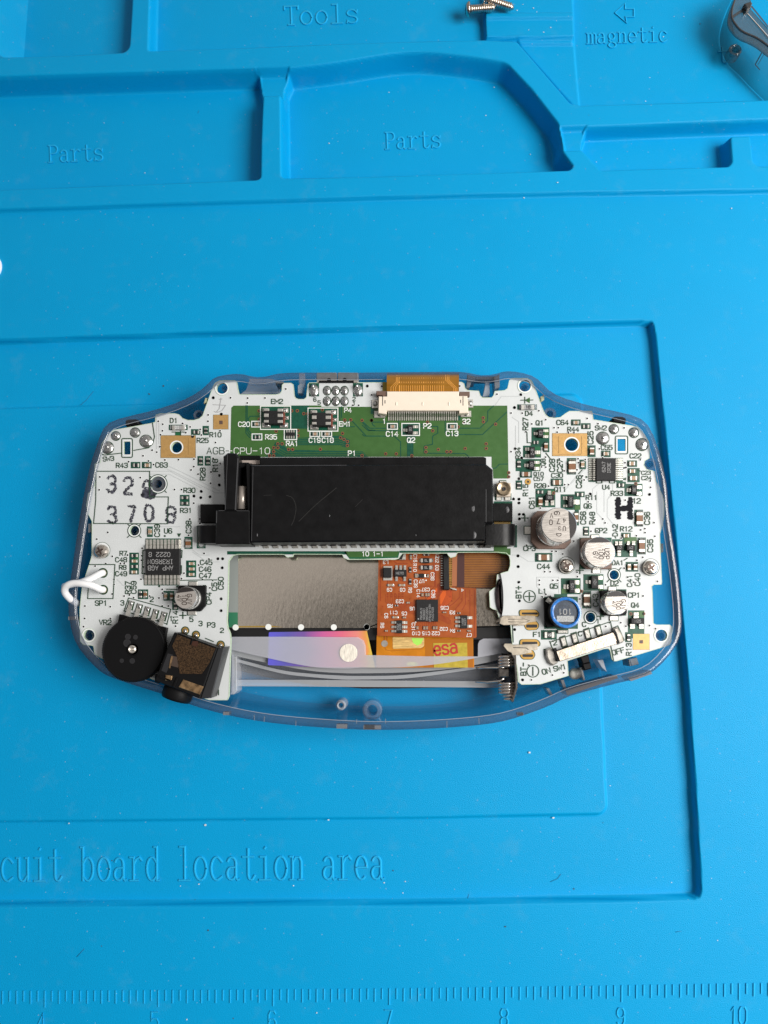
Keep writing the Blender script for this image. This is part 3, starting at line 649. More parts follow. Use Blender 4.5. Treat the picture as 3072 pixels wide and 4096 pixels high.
# ribs of the battery bay
def band(mb, top, bot, z0, z1, m):
    """raised rib between two pixel lines"""
    A, B = at(top, z1), at(bot, z1); n = len(A)
    V = [(*p, z1) for p in A] + [(*p, z1) for p in B] + [(*p, z0) for p in A] + [(*p, z0) for p in B]; F = []
    for i in range(n - 1): F += [(n + i, n + i + 1, i + 1, i), (2 * n + i, i, i + 1, 2 * n + i + 1), (n + i, 3 * n + i, 3 * n + i + 1, n + i + 1)]
    F += [(0, 2 * n, 3 * n, n), (n - 1, 2 * n - 1, 4 * n - 1, 3 * n - 1)]
    mb.add(V, F, m)
rb = MB()
r1t = smooth_open(B2((185, 505), (560, 592), (1000, 680), (1330, 700)) + B3((0, 690), (350, 688), (650, 668), (1000, 620), (1300, 565), (1420, 545)))
r1b = smooth_open(B2((185, 560), (560, 642), (1000, 722), (1330, 746)) + B3((0, 748), (350, 742), (650, 726), (1000, 690), (1300, 632), (1420, 600)))
band(rb, r1t, r1b, .05, .42, m_ribcl)
r2t = smooth_open(B2((245, 600), (700, 715), (1000, 752), (1330, 772)) + B3((0, 775), (350, 770), (650, 742), (1000, 698), (1400, 645)))
r2b = smooth_open(B2((245, 632), (700, 748), (1000, 786), (1330, 812)) + B3((0, 812), (350, 806), (650, 778), (1000, 728), (1400, 668)))
band(rb, r2t, r2b, .0, .30, m_ribcl)
rb.build("curved_rib", shell)
tp = MB(); tp.prism(r1b + B3((1425, 640), (1425, 825), (840, 826), (0, 818)) + B2((900, 814), (245, 814), (245, 590)), .064, .07, clear('tray_plastic', (.92, .93, .95), (.7, .73, .78), .2, .3, .13, (.66, .69, .75)))
tp.build('battery_tray', shell)
rb = MB(); band(rb, B2((235, 815), (900, 815)) + B3((0, 820), (840, 828), (1420, 830)), B2((235, 880), (900, 882)) + B3((0, 888), (840, 890), (1420, 896)), -.02, .34, m_ribcl)
for T, x in ((B2, 996), (B2, 1172), (B3, 445), (B3, 625)): rb.ribbon(T((x, 822), (x, 884)), 2.2, .342, m_milky)
rb.build("straight_rib", shell)
rb = MB(); rb.prism(B2((188, 560), (245, 575), (250, 930), (215, 965), (178, 965)), -.02, .5, m_ribcl, ch=.02)
rb.prism(B2((198, 560), (212, 560), (214, 950), (200, 950)), .5, .53, m_milky)
rb.build("side_rib", shell)
# little rim details that catch the light
dt = MB(); m_glint = clear("rim_lug", (.5, .5, .5), (.3, .3, .32), .15, .6, .2, (.7, .7, .72))
for T, x0, y0, x1, y1 in ((B2, 108, 1142, 170, 1175), (B2, 1265, 1268, 1375, 1312), (B2, 1550, 1280, 1655, 1322), (B3, 10, 1280, 190, 1320), (B4, 48, 1070, 105, 1095), (B3, 1580, 1150, 1640, 1180)):
    dt = MB(); dt.prism(rect(T, x0, y0, x1, y1), ZP - .1, ZP + .082, m_glint); dt.build('rim_lug', shell)
for T, pts in ((B2, [(425, 1175), (428, 1225)]), (B2, [(530, 1190), (527, 1240)]), (B2, [(852, 1235), (850, 1282)]), (B2, [(1470, 1220), (1470, 1258)]), (B3, [(235, 1215), (235, 1258)]), (B3, [(862, 1235), (862, 1300)]), (B3, [(1188, 1205), (1190, 1262)])):
    dt = MB(); dt.ribbon(T(pts), 3.0, ZP + .083, m_glint); dt.build('mould_line', shell)
# top latch blocks and clips along the upper rim
for P, z0, z1 in ((T2((380, 165), (600, 165), (690, 190), (690, 318), (285, 320), (340, 280)), .35, .40), (T2((640, 190), (720, 190), (735, 210), (640, 210)), .5, .95), (T2((880, 110), (940, 110), (945, 200), (915, 315), (870, 312), (870, 235), (885, 225)), .55, .75),
                  (T3((1070, 120), (1150, 140), (1148, 190), (1110, 200), (1095, 250), (1060, 262)), .5, .90), (T3((1255, 205), (1298, 205), (1298, 345), (1225, 350), (1240, 290)), .55, .75), (T3((1340, 140), (1400, 120), (1400, 250), (1350, 270)), .5, .9),
                  (T3((1150, 140), (1360, 140), (1360, 172), (1150, 172)), .5, .8),
                  (B4((1110, 560), (1180, 545), (1200, 610), (1130, 625)), .4, .8), (B4((455, 760), (485, 755), (510, 830), (480, 835)), .4, .8), (B4((315, 840), (345, 835), (385, 900), (355, 905)), .4, .8), (B4((640, 640), (660, 636), (690, 760), (670, 764)), .3, .8),
                  (B4((1100, 565), (1112, 562), (1125, 625), (1112, 628)), .4, .88), (B4((805, 570), (860, 565), (890, 680), (845, 640)), .3, .7),
                  (M4((1405, 530), (1432, 530), (1432, 610), (1410, 620)), .5, .9), (M1((262, 370), (290, 365), (292, 455), (258, 460)), .5, .9), (B1((55, 168), (135, 168), (135, 205), (55, 205)), .6, 1.0)):
    dt = MB(); dt.prism(P, z0, z1, m_glint if z1 > .75 else m_ribcl, ch=.01); dt.build('clip', shell)
dt = MB(); dt.prism(B4((1090, 735), (1310, 670), (1325, 700), (1125, 770)), .5, ZP + .07, m_glint); dt.build('clip', shell); dt = MB()
dt.prism(B4((505, 862), (800, 770), (990, 715), (1000, 740), (520, 905)), .45, ZP + .07, clear("hinge_band", (.5, .47, .45), (.28, .25, .24), .3, .8, .35, (.50, .40, .34))); dt.build('hinge_band', shell); dt = MB()
dt.dome(B4(590, 700), 26, .5, .12, mat("boss_glare_white", (.95, .91, .84), .12, spec=.9), 24)  # opaque warm white imitates the glare on a clear boss
dt.build("boss_glare", shell)
# ------------------------------------------------------------------ screen unit under the board
ZL = .58
m_lcd = mat("screen_back_metal", (.92, .83, .72), .14, metal=.95, var=.09, vscale=30, aniso=(1.8, .6, 1), bump=.07, bscale=9)
m_lens = mat("black_glass", (.022, .025, .032), .16, spec=.7)
m_lensedge = mat("black_bezel", (.006, .006, .007), .4)
mb = MB(); mb.prism(B2((170, 262), (175, 700), (300, 728), (560, 790), (1000, 868), (1400, 892)) + B3((0, 905), (420, 903), (830, 892), (1250, 868), (1520, 838), (1520, 240)), .0, .05, m_lens)
lens = mb.build("screen_lens", con)
mb = MB(); mb.prism(M2((165, 560), (165, 1404)) + B2((165, 285), (1600, 285)) + B3((40, 285), (1180, 268), (1400, 262)) + M3((1420, 860), (1420, 600)), .12, ZL, m_lcd)
mb.flat(M2((166, 640), (262, 640), (262, 1275), (166, 1275)), ZL + .003, mat("grey_film", (.26, .28, .27), .35))
mb.flat(M2((166, 1275), (258, 1275), (258, 1425), (166, 1425)), ZL + .003, mat("green_reflection", (.03, .17, .09), .35))  # green reflection on the strip, painted as a flat colour patch
mb.flat(B2((262, 266), (600, 262), (720, 276), (262, 281)), ZL + .004, mat("brass_strip", (.75, .50, .12), .25, metal=.8))
lcd = mb.build("screen_panel", con)
mb = MB()
for T, x, y in ((B2, 235, 280), (B2, 570, 275), (B2, 903, 278), (B2, 1238, 278), (B2, 1575, 276), (B3, 42, 274)):
    mb = MB(); mb.prism([p for p in circ(T(x, y), 12, 16)], ZL, ZL + .02, m_wink); mb.build("locating_dot", lcd)
mb = MB(); mb.prism(B2((172, 288), (1600, 286)) + B3((40, 288), (1180, 282), (1520, 275), (1520, 400), (0, 410)) + B2((1500, 405), (172, 400)), .1, .5, m_lensedge)
mb.build("screen_bezel", con)
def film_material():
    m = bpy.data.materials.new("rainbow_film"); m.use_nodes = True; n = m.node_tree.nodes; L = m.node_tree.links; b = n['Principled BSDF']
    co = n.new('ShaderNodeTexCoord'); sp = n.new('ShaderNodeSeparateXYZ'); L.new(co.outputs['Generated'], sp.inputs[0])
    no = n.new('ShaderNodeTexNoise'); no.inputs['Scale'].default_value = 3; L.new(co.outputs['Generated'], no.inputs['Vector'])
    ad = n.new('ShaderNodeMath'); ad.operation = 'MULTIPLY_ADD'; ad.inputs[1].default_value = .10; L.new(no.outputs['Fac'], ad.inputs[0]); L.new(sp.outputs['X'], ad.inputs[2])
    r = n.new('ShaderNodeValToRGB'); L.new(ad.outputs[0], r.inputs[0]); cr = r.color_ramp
    stops = [(.04, (.16, .15, .85)), (.22, (.15, .14, .55)), (.40, (.25, .13, .45)), (.58, (.74, .16, .42)), (.76, (.92, .20, .30)), (.90, (.96, .32, .26)), (.97, (.95, .40, .10)), (1.03, (.85, .62, .10))]  # diffraction colours laid into the base colour by position
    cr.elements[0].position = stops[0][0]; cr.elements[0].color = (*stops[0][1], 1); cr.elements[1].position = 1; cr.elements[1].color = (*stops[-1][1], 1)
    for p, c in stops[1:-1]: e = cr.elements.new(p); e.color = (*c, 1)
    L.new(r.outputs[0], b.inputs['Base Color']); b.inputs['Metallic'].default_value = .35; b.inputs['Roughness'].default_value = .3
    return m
mb = MB(); m_film = film_material()
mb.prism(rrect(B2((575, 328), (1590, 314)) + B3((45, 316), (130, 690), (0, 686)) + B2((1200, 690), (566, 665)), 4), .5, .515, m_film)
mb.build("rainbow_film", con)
mb = MB(); m_shine = mat("pale_glare", (.88, .82, .72), .35, metal=.2, var=.35, vscale=14, aniso=(9, .6, 1))  # pale base colour stands in for mirror glare on this round spot
mb.prism(circ(B2(1390, 540), 36, 36), .561, .568, m_shine); mb.build("glare_disc", con)
# milky film over the lower edge of the screen
mb = MB(); fp = B2((185, 376), (800, 374), (1490, 380), (1545, 415), (1565, 470), (1568, 560)) + B3((42, 562), (620, 575), (1178, 576), (1180, 450), (1195, 415), (1235, 394), (1522, 394), (1540, 560))
mb.prism(fp + r1t[::-1], .555, .56, m_milky); mb.build("frosted_film", con)
# flexible driver board in orange
ZX = .655
m_flex = mat("orange_flex", (.34, .074, .012), .33, spec=.5, var=.12, vscale=7, coat=.3)
m_flexd = mat("flex_track", (.27, .036, .008), .35)
m_flexl = mat("flex_track_light", (.60, .10, .012), .33)
m_amber = mat("amber_polyimide", (.50, .175, .008), .24, var=.2, vscale=3, coat=.6)
m_amberd = mat("amber_dark", (.40, .13, .008), .3, coat=.4)
m_tape = mat("yellow_tape", (.44, .33, .03), .4, var=.15, vscale=12)
m_red = mat("red_print", (.42, .02, .014), .5)
mb = MB(); mb.prism(M3((165, 640), (1040, 640), (1042, 1020), (1162, 1030)) + B3((1165, 378), (1150, 388), (400, 372), (150, 366)), ZL + .02, ZX, m_flex)
# tracks
def trk(pts, w=1.8, m=None): mb.ribbon(Z3(pts) if not isinstance(pts[0][0], (list, tuple)) else pts, w, ZX + .002, m or m_flexd)
for i in range(9): trk([(690 + i * 7, 380 - 3 * i), (690 + i * 7, 460 + 2 * i), (560 + i * 20, 520 + i * 3), (555 + i * 15, 548)] if i < 6 else [(690 + i * 7, 100), (690 + i * 7, 440 + 2 * i), (640 + i * 8, 520), (640 + i * 8, 548)])
for i in range(8): trk([(788 + i * 9, 440), (788 + i * 9, 500 + i * 6), (740 + i * 4, 600 + i * 11), (698, 600 + i * 11)])
for i in range(7): trk([(698, 700 + i * 11), (730, 705 + i * 12), (770 + 6 * i, 740 + 12 * i), (820 + 4 * i, 745 + i * 12)])
for i in range(11): trk([(470 + i * 20, 792), (470 + i * 20, 815 + (i % 3) * 8), (450 + i * 24, 845 + (i % 2) * 20), (450 + i * 24, 880)])
for i in range(10): trk([(456, 575 + i * 14), (420 - (i % 4) * 8, 575 + i * 14), (350 - i * 8, 600 + i * 8), (230 + (i % 3) * 20, 590 + i * 9)])
for i in range(8): trk([(120 + i * 24, 490), (120 + i * 24, 575 + (i % 2) * 15), (140 + i * 26, 600)])
for pts in ([(940, 90), (940, 520), (870, 590), (780, 650), (700, 655)], [(965, 440), (965, 560), (900, 640), (880, 680)], [(1000, 440), (1000, 600), (965, 660)], [(60, 110), (60, 560)], [(210, 110), (380, 110), (410, 150)], [(210, 125), (240, 150), (360, 150)],
            [(250, 300), (290, 340), (380, 360)], [(140, 330), (140, 380)], [(640, 150), (660, 200), (660, 400), (600, 470)], [(655, 130), (672, 160), (672, 410)], [(500, 400), (640, 400)], [(1050, 440), (1050, 930)], [(1100, 440), (1100, 950)]):
    trk(pts, 2.6)
for i in range(46):
    p = Z3(random.uniform(60, 1090), random.uniform(450, 930)); mb.disc(p, 2.4, ZX + .003, m_flexd, 8)
for i in range(5):
    for j in range(2): mb.ring(Z3(140 + i * 42, 485 + j * 30), 1.4, 3.4, ZX + .003, m_flexd, 10)
mb.flat(Z3((560, 560), (700, 400), (700, 470), (600, 548)), ZX + .0015, m_flexl)
mb.flat(Z3((720, 450), (850, 450), (850, 560), (760, 640), (720, 640)), ZX + .0015, m_flexl)
FT = [("L3", 118, 135, 180), ("C9", 160, 440, 180), ("C8", 305, 440, 180), ("U7", 515, 345, 180), ("C37", 560, 437, 180), ("C23", 275, 568, 180), ("R5", 165, 618, 180), ("U6", 412, 648, 180), ("C11", 203, 692, 180), ("C5", 324, 702, 180), ("C35", 770, 640, 180),
      ("R3", 855, 690, 180), ("C32", 760, 873, 180), ("R4", 855, 893, 180), ("C22", 672, 922, 180), ("C15", 565, 922, 180), ("C10", 455, 922, 180), ("C7", 1040, 940, 180), ("C16", 445, 90, -90), ("R10", 442, 195, -90), ("D2", 686, 112, -90), ("D3", 686, 197, -90), ("C38", 636, 292, -90),
      ("C39", 450, 372, -90), ("R9", 388, 445, -90), ("C14", 480, 480, -90), ("C36", 645, 487, -90), ("C6", 124, 727, -90), ("R6", 80, 835, -90), ("C31", 425, 848, -90), ("C12", 690, 45, -90)]
for s, x, y, a in FT: text(mb, s, Z3(x, y), 36 * Z3.k, ZX + .004, m_wink, a, adv=.86, gw=.6, sw=.16)
mb.disc(Z3(565, 335), 3, ZX + .004, m_wink, 10); mb.disc(Z3(450, 797), 3, ZX + .004, m_wink, 10)
mb.ribbon(Z3((958, 430), (980, 443), (958, 458), (958, 430)), 1.6, ZX + .004, m_wink)
flex = mb.build("driver_board", con)
mb = MB()  # amber tail with its sticker
mb.prism(B3((145, 360), (1130, 372), (1132, 575), (1140, 600), (1140, 690), (640, 690), (140, 690)), .52, .54, m_amber)
mb.flat(B3((640, 400), (1125, 395), (1130, 690), (640, 690)), .542, m_amberd)
mb.flat(rrect(B3((308, 378), (630, 384), (630, 470), (600, 490), (310, 498)), 5), .543, mat("pale_window", (.80, .55, .22), .25, metal=.3, var=.25, vscale=9, aniso=(.6, 4, 1)))
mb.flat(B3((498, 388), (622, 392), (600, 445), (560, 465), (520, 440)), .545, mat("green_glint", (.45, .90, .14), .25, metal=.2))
mb.ring(B3(225, 445), 0.1, 13, .545, m_steel, 20)
mb.ribbon(B3((222, 340), (222, 420)), 2.5, .544, m_flexd); mb.ribbon(B3((250, 340), (250, 410)), 2.5, .544, m_flexd)
mb.ribbon(B3((225, 470), (240, 510), (300, 520), (600, 500), (640, 465)), 2.5, .544, m_amberd)
mb.flat(rrect(B3((455, 640), (480, 632), (560, 636), (566, 672), (455, 674)), 4), .545, mat("yellow_chip", (.66, .62, .02), .4, var=.5, vscale=30))
tail = mb.build("amber_tail", con)
mb = MB(); mb.prism(B3((722, 440), (1068, 436), (1076, 690), (730, 690)), .542, .548, m_tape)
text(mb, "esa", B3(845, 484), 135 * ka, .5515, m_red, 7, adv=.62, gw=.44, sw=.15)
mb.build("tape_sticker", tail)
# ribbon from the driver board to the right, dark brown with fine lines
mb = MB(); m_ffc = mat("brown_ribbon", (.17, .055, .014), .3, coat=.5, var=.1, vscale=5); m_ffcl = mat("ribbon_line", (.46, .20, .03), .3, metal=.4); m_ffcd = mat("ribbon_stiffener", (.065, .024, .022), .35)
mb.prism(M3((950, 640), (1420, 640), (1500, 690), (1500, 870), (1400, 900), (1400, 1032), (960, 1020)), ZX + .01, ZX + .025, m_ffc)
for i in range(19): mb.ribbon(M3((1042, 690 + i * 17.5), (1500 if i < 10 else 1395, 690 + i * 17.8)), 1.6, ZX + .027, m_ffcl)
mb.flat(M3((966, 640), (1040, 640), (1040, 1020), (966, 1016)), ZX + .029, m_ffcd)
mb.flat(M3((915, 640), (968, 640), (962, 1010), (912, 1005)), ZX + .030, mat("ribbon_bare", (.36, .13, .055), .35))
for i in range(17): mb.ribbon(M3((880, 690 + i * 19.5), (914, 690 + i * 19.5)), 2.3, ZX + .031, m_goldw)
mb.build("flat_ribbon", con)
# ------------------------------------------------------------------ circuit board
bo = (T1((390, 940), (392, 870), (400, 832), (440, 770), (482, 718), (530, 688), (720, 655), (920, 618), (948, 608), (952, 535), (1000, 520), (1150, 522), (1188, 532), (1228, 572), (1280, 590), (1340, 590), (1395, 575), (1432, 542), (1482, 400), (1540, 240), (1560, 207), (1600, 186)) +
      T2((128, 182), (228, 183), (246, 198), (256, 260), (270, 320), (288, 328), (650, 328), (690, 318), (708, 290), (712, 228), (732, 212), (800, 210), (824, 225), (836, 340), (850, 365), (880, 376), (935, 376), (960, 356), (972, 225), (990, 207)) +
      T3((0, 205), (1010, 200), (1036, 216), (1048, 265), (1072, 285), (1188, 292), (1202, 338), (1226, 360), (1320, 360), (1340, 336), (1352, 294), (1450, 286), (1482, 265), (1500, 185), (1522, 162)) +
      T4((20, 148), (140, 150), (176, 168), (196, 200), (290, 450), (312, 495), (345, 520), (400, 527), (456, 520), (500, 486), (540, 462), (748, 460), (756, 470), (765, 542), (1130, 600), (1182, 612), (1250, 682), (1290, 748), (1300, 800), (1298, 905), (1256, 930), (1245, 972), (1272, 1015), (1350, 1032), (1362, 1130), (1398, 1190)) +
      M4((1396, 20), (1422, 75), (1436, 145), (1436, 260), (1424, 345), (1396, 440), (1400, 560), (1415, 900), (1410, 918), (1340, 920), (1320, 938), (1326, 1000), (1335, 1285)) +
      B4((1342, 226), (1366, 236), (1490, 236), (1510, 252), (1505, 390), (1490, 420), (1460, 436), (985, 578), (962, 578), (945, 560), (928, 478), (910, 460), (868, 462), (520, 575), (530, 716), (265, 796), (88, 800), (66, 782), (48, 640)) +
      B3((1605, 850), (1590, 832), (1578, 668), (1552, 600), (1528, 420), (1515, 275), (1500, 205), (1405, 205)) +
      M3((1392, 1320), (1372, 1252), (1332, 1240), (1304, 1222), (1296, 1062), (1332, 1036), (1366, 1010), (1376, 892), (1430, 872), (1490, 855), (1508, 800), (1510, 745), (1500, 700), (1468, 668), (1385, 660), (970, 662), (950, 702), (900, 716), (876, 690), (866, 670), (410, 670), (385, 700), (370, 724), (330, 735), (0, 733)) +
      M2((1500, 734), (1382, 735), (1342, 716), (1326, 682), (830, 680), (815, 706), (762, 712), (736, 686), (710, 682), (250, 682), (202, 698), (164, 750), (158, 1100), (148, 1355)) +
      B2((148, 212), (154, 282), (180, 342), (186, 402), (166, 985), (150, 1020)) + B1((1500, 1020), (1370, 982), (1150, 900), (880, 792), (390, 590), (368, 577), (328, 546), (316, 470), (290, 462), (215, 456), (182, 420), (176, 100)) +
      M1((196, 1062), (202, 1000), (276, 780), (300, 700), (302, 345), (264, 270), (246, 180), (264, 60)) + T1((285, 1320), (328, 1258), (331, 1036), (386, 1022)))
HO = [(T1(1165, 865), 22), (T2(97, 262), 22.5), (T4(118, 220), 23.5), (T4(562, 778), 26), (M1(733, 440), 20), (B1(270, 360), 22), (B4(1412, 335), 23.5), (M4(965, 828), 19), (B4(740, 165), 19.5), (T1(975, 1240), 31), (M1(415, 880), 7)]
SLOTS = [rrect(rect(T1, 618, 800, 700, 945), 5), rrect(rect(T4, 990, 718, 1078, 845), 5), rrect(B4((88, 118), (240, 118), (240, 138), (88, 138)), 4), rrect(B4((130, 232), (235, 232), (235, 262), (130, 262)), 4),
         rrect(B4((92, 396), (235, 396), (235, 425), (92, 425)), 4), rrect(B4((95, 515), (195, 515), (195, 540), (95, 540)), 4)]
def holed(mb, outer, holes, z0, z1, mt, ms):
    loops = [at(outer, z1)] + [at(h, z1) for h in holes]
    loops = [L if (area2(L) > 0) == (i == 0) else L[::-1] for i, L in enumerate(loops)]
    tri = tessellate_polygon([[Vector((p[0], p[1], 0)) for p in L] for L in loops]); allp = np.concatenate(loops); F = []
    for t in tri:
        a, b, c = (allp[i] for i in t); F.append(t if (b[0] - a[0]) * (c[1] - a[1]) - (b[1] - a[1]) * (c[0] - a[0]) > 0 else t[::-1])
    mb.add([(x, y, z1) for x, y in allp], F, mt); mb.add([(x, y, z0) for x, y in allp], [tuple(f)[::-1] for f in F], ms)
    for L in loops:
        n = len(L); mb.add([(x, y, z0) for x, y in L] + [(x, y, z1) for x, y in L], [(i, (i + 1) % n, n + (i + 1) % n, n + i) for i in range(n)], ms)
mb = MB()
holed(mb, bo, [circ(c, r, 28) for c, r in HO] + SLOTS, ZP - TH, ZP, m_white, m_edge)
z1, z2, z3, z4 = ZP + .003, ZP + .006, ZP + .009, ZP + .012
mb.ribbon(bo + [bo[0]], 2.2, z1, m_edge)
# green field behind the slot
gf = T2((215, 440), (1110, 438), (1112, 452)) + T3((120, 452), (120, 440), (1478, 440), (1492, 1185), (1336, 1185), (1330, 1076), (1318, 1070), (1318, 962)) + T2((180, 965), (192, 462))
mb.flat(gf, z1, m_green)
mb.flat(rect(M2, 150, 650, 1380, 684), z1, m_dgreen); mb.flat(M2((1340, 652), (1659, 650)) + M3((380, 650), (365, 718), (0, 730)) + M2((1400, 730)), z1, m_mgreen)
mb.flat(rrect(M2((1362, 652), (1659, 652)) + M3((375, 652), (350, 705), (0, 712)) + M2((1390, 712)), 4), z2, m_green)
mb.flat(M3((380, 645), (1340, 645), (1345, 664), (380, 668)), z1, m_dgreen); mb.flat(M3((1340, 600), (1478, 598), (1478, 622), (1512, 622), (1512, 690), (1340, 660)), z1, m_green)
# darker islands of the field
for P in (rect(T2, 500, 455, 790, 675), T2((800, 440), (990, 440), (975, 470), (975, 675), (800, 675)), rect(T2, 985, 472, 1272, 692), T2((640, 815), (700, 815), (770, 890), (1530, 908), (1590, 965), (540, 965), (610, 890)),
          T2((870, 770), (1310, 745), (1400, 790), (1400, 860), (1340, 865), (1300, 848), (870, 848)), rect(T3, 405, 625, 580, 742), rect(T3, 85, 450, 130, 525), rect(T3, 960, 500, 1000, 590), T3((440, 745), (555, 745), (520, 780), (520, 960), (455, 960), (455, 780)),
          rect(T2, 735, 688, 858, 785), rect(T2, 408, 733, 500, 786), rect(T2, 405, 604, 486, 654), rect(T2, 1000, 708, 1090, 750), rect(T2, 1120, 708, 1210, 750), rect(T3, 258, 626, 352, 677), rect(T3, 868, 626, 962, 677)):
    mb.flat(P, z2, m_dgreen)
def tr(T, *pts, w=3.4, m=None, z=None): mb.ribbon(T(list(pts)), w, z2 + .001 if z is None else z, m or m_dgreen)
for t in ([(355, 440), (355, 700), (385, 745)], [(342, 440), (342, 720), (380, 765)], [(480, 548), (385, 548), (368, 570), (368, 690), (395, 725)], [(1300, 600), (1430, 600), (1570, 750), (1659, 752)], [(1290, 655), (1450, 655)],
          [(1530, 590), (1530, 610), (1600, 690), (1659, 690)], [(1620, 590), (1640, 640), (1659, 650)], [(1300, 460), (1300, 600)], [(1318, 450), (1318, 560)], [(800, 815), (1290, 815), (1340, 848)], [(870, 795), (1310, 795), (1365, 848)]):
    tr(T2, *t)
for t in ([(640, 850), (760, 920), (1530, 920), (1570, 960)], [(640, 880), (750, 938), (1500, 938), (1530, 962)], [(640, 905), (740, 955), (1480, 955)]): tr(T2, *t, w=2.4, m=m_green, z=z2 + .002)
for k in range(4): tr(T2, (875, 778 + k * 22), (1290, 778 + k * 22), (1345, 800 + k * 18), w=2.2, m=m_green, z=z2 + .002)
for t in ([(0, 600), (75, 670), (250, 672)], [(0, 640), (60, 695), (385, 697)], [(0, 735), (20, 750), (325, 752), (390, 810), (390, 960)], [(95, 590), (110, 608), (265, 608)], [(580, 632), (625, 632)], [(580, 650), (765, 652), (770, 660), (770, 720), (725, 745), (715, 760), (715, 835), (635, 850), (628, 870), (630, 925), (1050, 930), (1085, 960)],
          [(370, 590), (370, 655), (395, 690)], [(845, 590), (845, 715), (870, 735), (1225, 735), (1360, 610), (1475, 505)], [(948, 590), (948, 620)], [(975, 670), (1200, 670), (1278, 595), (1280, 495), (1340, 442)], [(1330, 1078), (1360, 1078), (1398, 1038), (1485, 1036)]):
    tr(T3, *t)
for x in (460, 490, 515): tr(T3, (x, 750), (x, 960), w=2.6, m=m_dgreen)
tr(T2, (1060, 700), (1060, 640), w=2.4); tr(T2, (1150, 700), (1150, 640), w=2.4)
# embossed tracks under the white mask
for T, t in ((T1, [(1070, 1090), (1150, 1120), (1560, 1330), (1659, 1330)]), (T1, [(1090, 1060), (1200, 1110), (1600, 1310)]), (T1, [(900, 1110), (1100, 1110), (1420, 1280)]), (T1, [(900, 1140), (1090, 1140), (1380, 1290)]), (T1, [(960, 560), (960, 880)]), (T1, [(985, 600), (985, 830)]),
             (T4, [(700, 900), (700, 1000), (480, 1230), (400, 1230)]), (T4, [(650, 1030), (520, 1180), (410, 1180)]), (T4, [(830, 1140), (760, 1200), (760, 1300)]), (T4, [(950, 1150), (950, 1250), (900, 1300)]), (T4, [(0, 520), (60, 560), (60, 760)]), (T4, [(30, 600), (30, 900)]),
             (M4, [(720, 60), (720, 200), (640, 280)]), (M4, [(800, 40), (800, 240), (900, 340)]), (M4, [(870, 20), (870, 230)]), (M4, [(930, 60), (900, 120), (900, 280), (1000, 400)]), (M4, [(0, 640), (60, 640), (150, 700), (210, 700)]), (M4, [(230, 850), (440, 850), (440, 1000)]), (M4, [(230, 850), (230, 940), (300, 1000)]),
             (M1, [(560, 940), (620, 1000), (760, 1020)]), (M1, [(1000, 400), (1200, 400)]), (M1, [(1330, 640), (1400, 690), (1500, 690)]), (M1, [(1330, 660), (1480, 760), (1600, 760)]), (T3, [(1350, 440), (1420, 345), (1600, 345)])):
    mb.ribbon(T(t), 3.0, z1, m_trace)
# pads: rectangles of bare green mask around components
PADS = [(T1, 1085, 635, 1278, 690), (T1, 1312, 680, 1408, 740), (T1, 1430, 647, 1495, 742), (T1, 697, 1015, 795, 1080), (T1, 810, 1015, 910, 1080), (T1, 1378, 955, 1437, 1053), (T1, 1452, 955, 1513, 1053), (M1, 1198, 75, 1297, 188),
        (M1, 863, 397, 922, 505), (M1, 846, 520, 1210, 640), (M1, 830, 885, 1192, 1000), (M1, 1245, 503, 1328, 628), (M1, 682, 665, 780, 888), (M1, 1262, 745, 1365, 915), (M1, 770, 1040, 875, 1140), (M1, 1030, 1055, 1142, 1155), (M1, 1120, 1155, 1182, 1252), (M1, 1285, 955, 1380, 1010), (M1, 1270, 1250, 1368, 1308),
        (T4, 45, 397, 232, 447), (T4, 180, 615, 350, 800), (T4, 290, 740, 350, 850), (T4, 100, 788, 270, 902), (T4, 30, 915, 265, 1030), (T4, 68, 1030, 186, 1092), (T4, 30, 1118, 92, 1206), (T4, 362, 1100, 480, 1172), (T4, 555, 540, 646, 598), (T4, 650, 575, 741, 632), (T4, 712, 785, 788, 896), (T4, 840, 835, 930, 897),
        (T4, 515, 905, 603, 1062), (T4, 635, 920, 696, 1012), (T4, 720, 905, 800, 1132), (T4, 975, 905, 1046, 1132), (T4, 1087, 928, 1181, 990), (T4, 1090, 1000, 1206, 1136), (T4, 985, 1130, 1075, 1190), (T4, 1062, 1150, 1232, 1266), (M4, 218, 12, 406, 188), (M4, 456, 65, 645, 212), (M4, 590, 38, 685, 92), (M4, 590, 212, 630, 360),
        (M4, 1155, 210, 1238, 370), (M4, 668, 370, 726, 458), (M4, 945, 490, 1180, 660), (M4, 1030, 428, 1122, 500), (M4, 1185, 474, 1264, 634), (M4, 1073, 705, 1192, 798), (M4, 212, 620, 378, 705), (M4, 460, 860, 646, 1012), (M4, 672, 822, 862, 978), (M4, 662, 980, 746, 1146), (M4, 1095, 1165, 1250, 1430), (M4, 635, 475, 940, 775), (M4, 105, 362, 182, 448),
        (M4, 740, 445, 822, 482), (M4, 748, 770, 838, 812), (M4, 905, 935, 985, 990), (M4, 915, 1215, 1005, 1268), (M4, 835, 965, 1080, 1215), (M4, 300, 1035, 620, 1340), (M4, 395, 1010, 520, 1060), (B4, 270, 285, 420, 376), (B4, 1068, 305, 1130, 400), (B4, 420, 270, 530, 320), (T3, 1398, 1200, 1468, 1235), (M3, 1350, 60, 1425, 130), (M3, 1445, 60, 1520, 130), (M3, 1340, 140, 1530, 370)]
for T, a, b, c, d in PADS:
    mb.flat(rect(T, a, b, c, d), z1 + random.uniform(0, .0012), m_dgreen)
    if (c - a) * (d - b) > 16000 and random.random() < .8:   # a lighter copper patch inside
        mb.flat(rect(T, a + (c - a) * .58, b + (d - b) * .08, c - (c - a) * .04, b + (d - b) * .42), z2, m_mgreen)
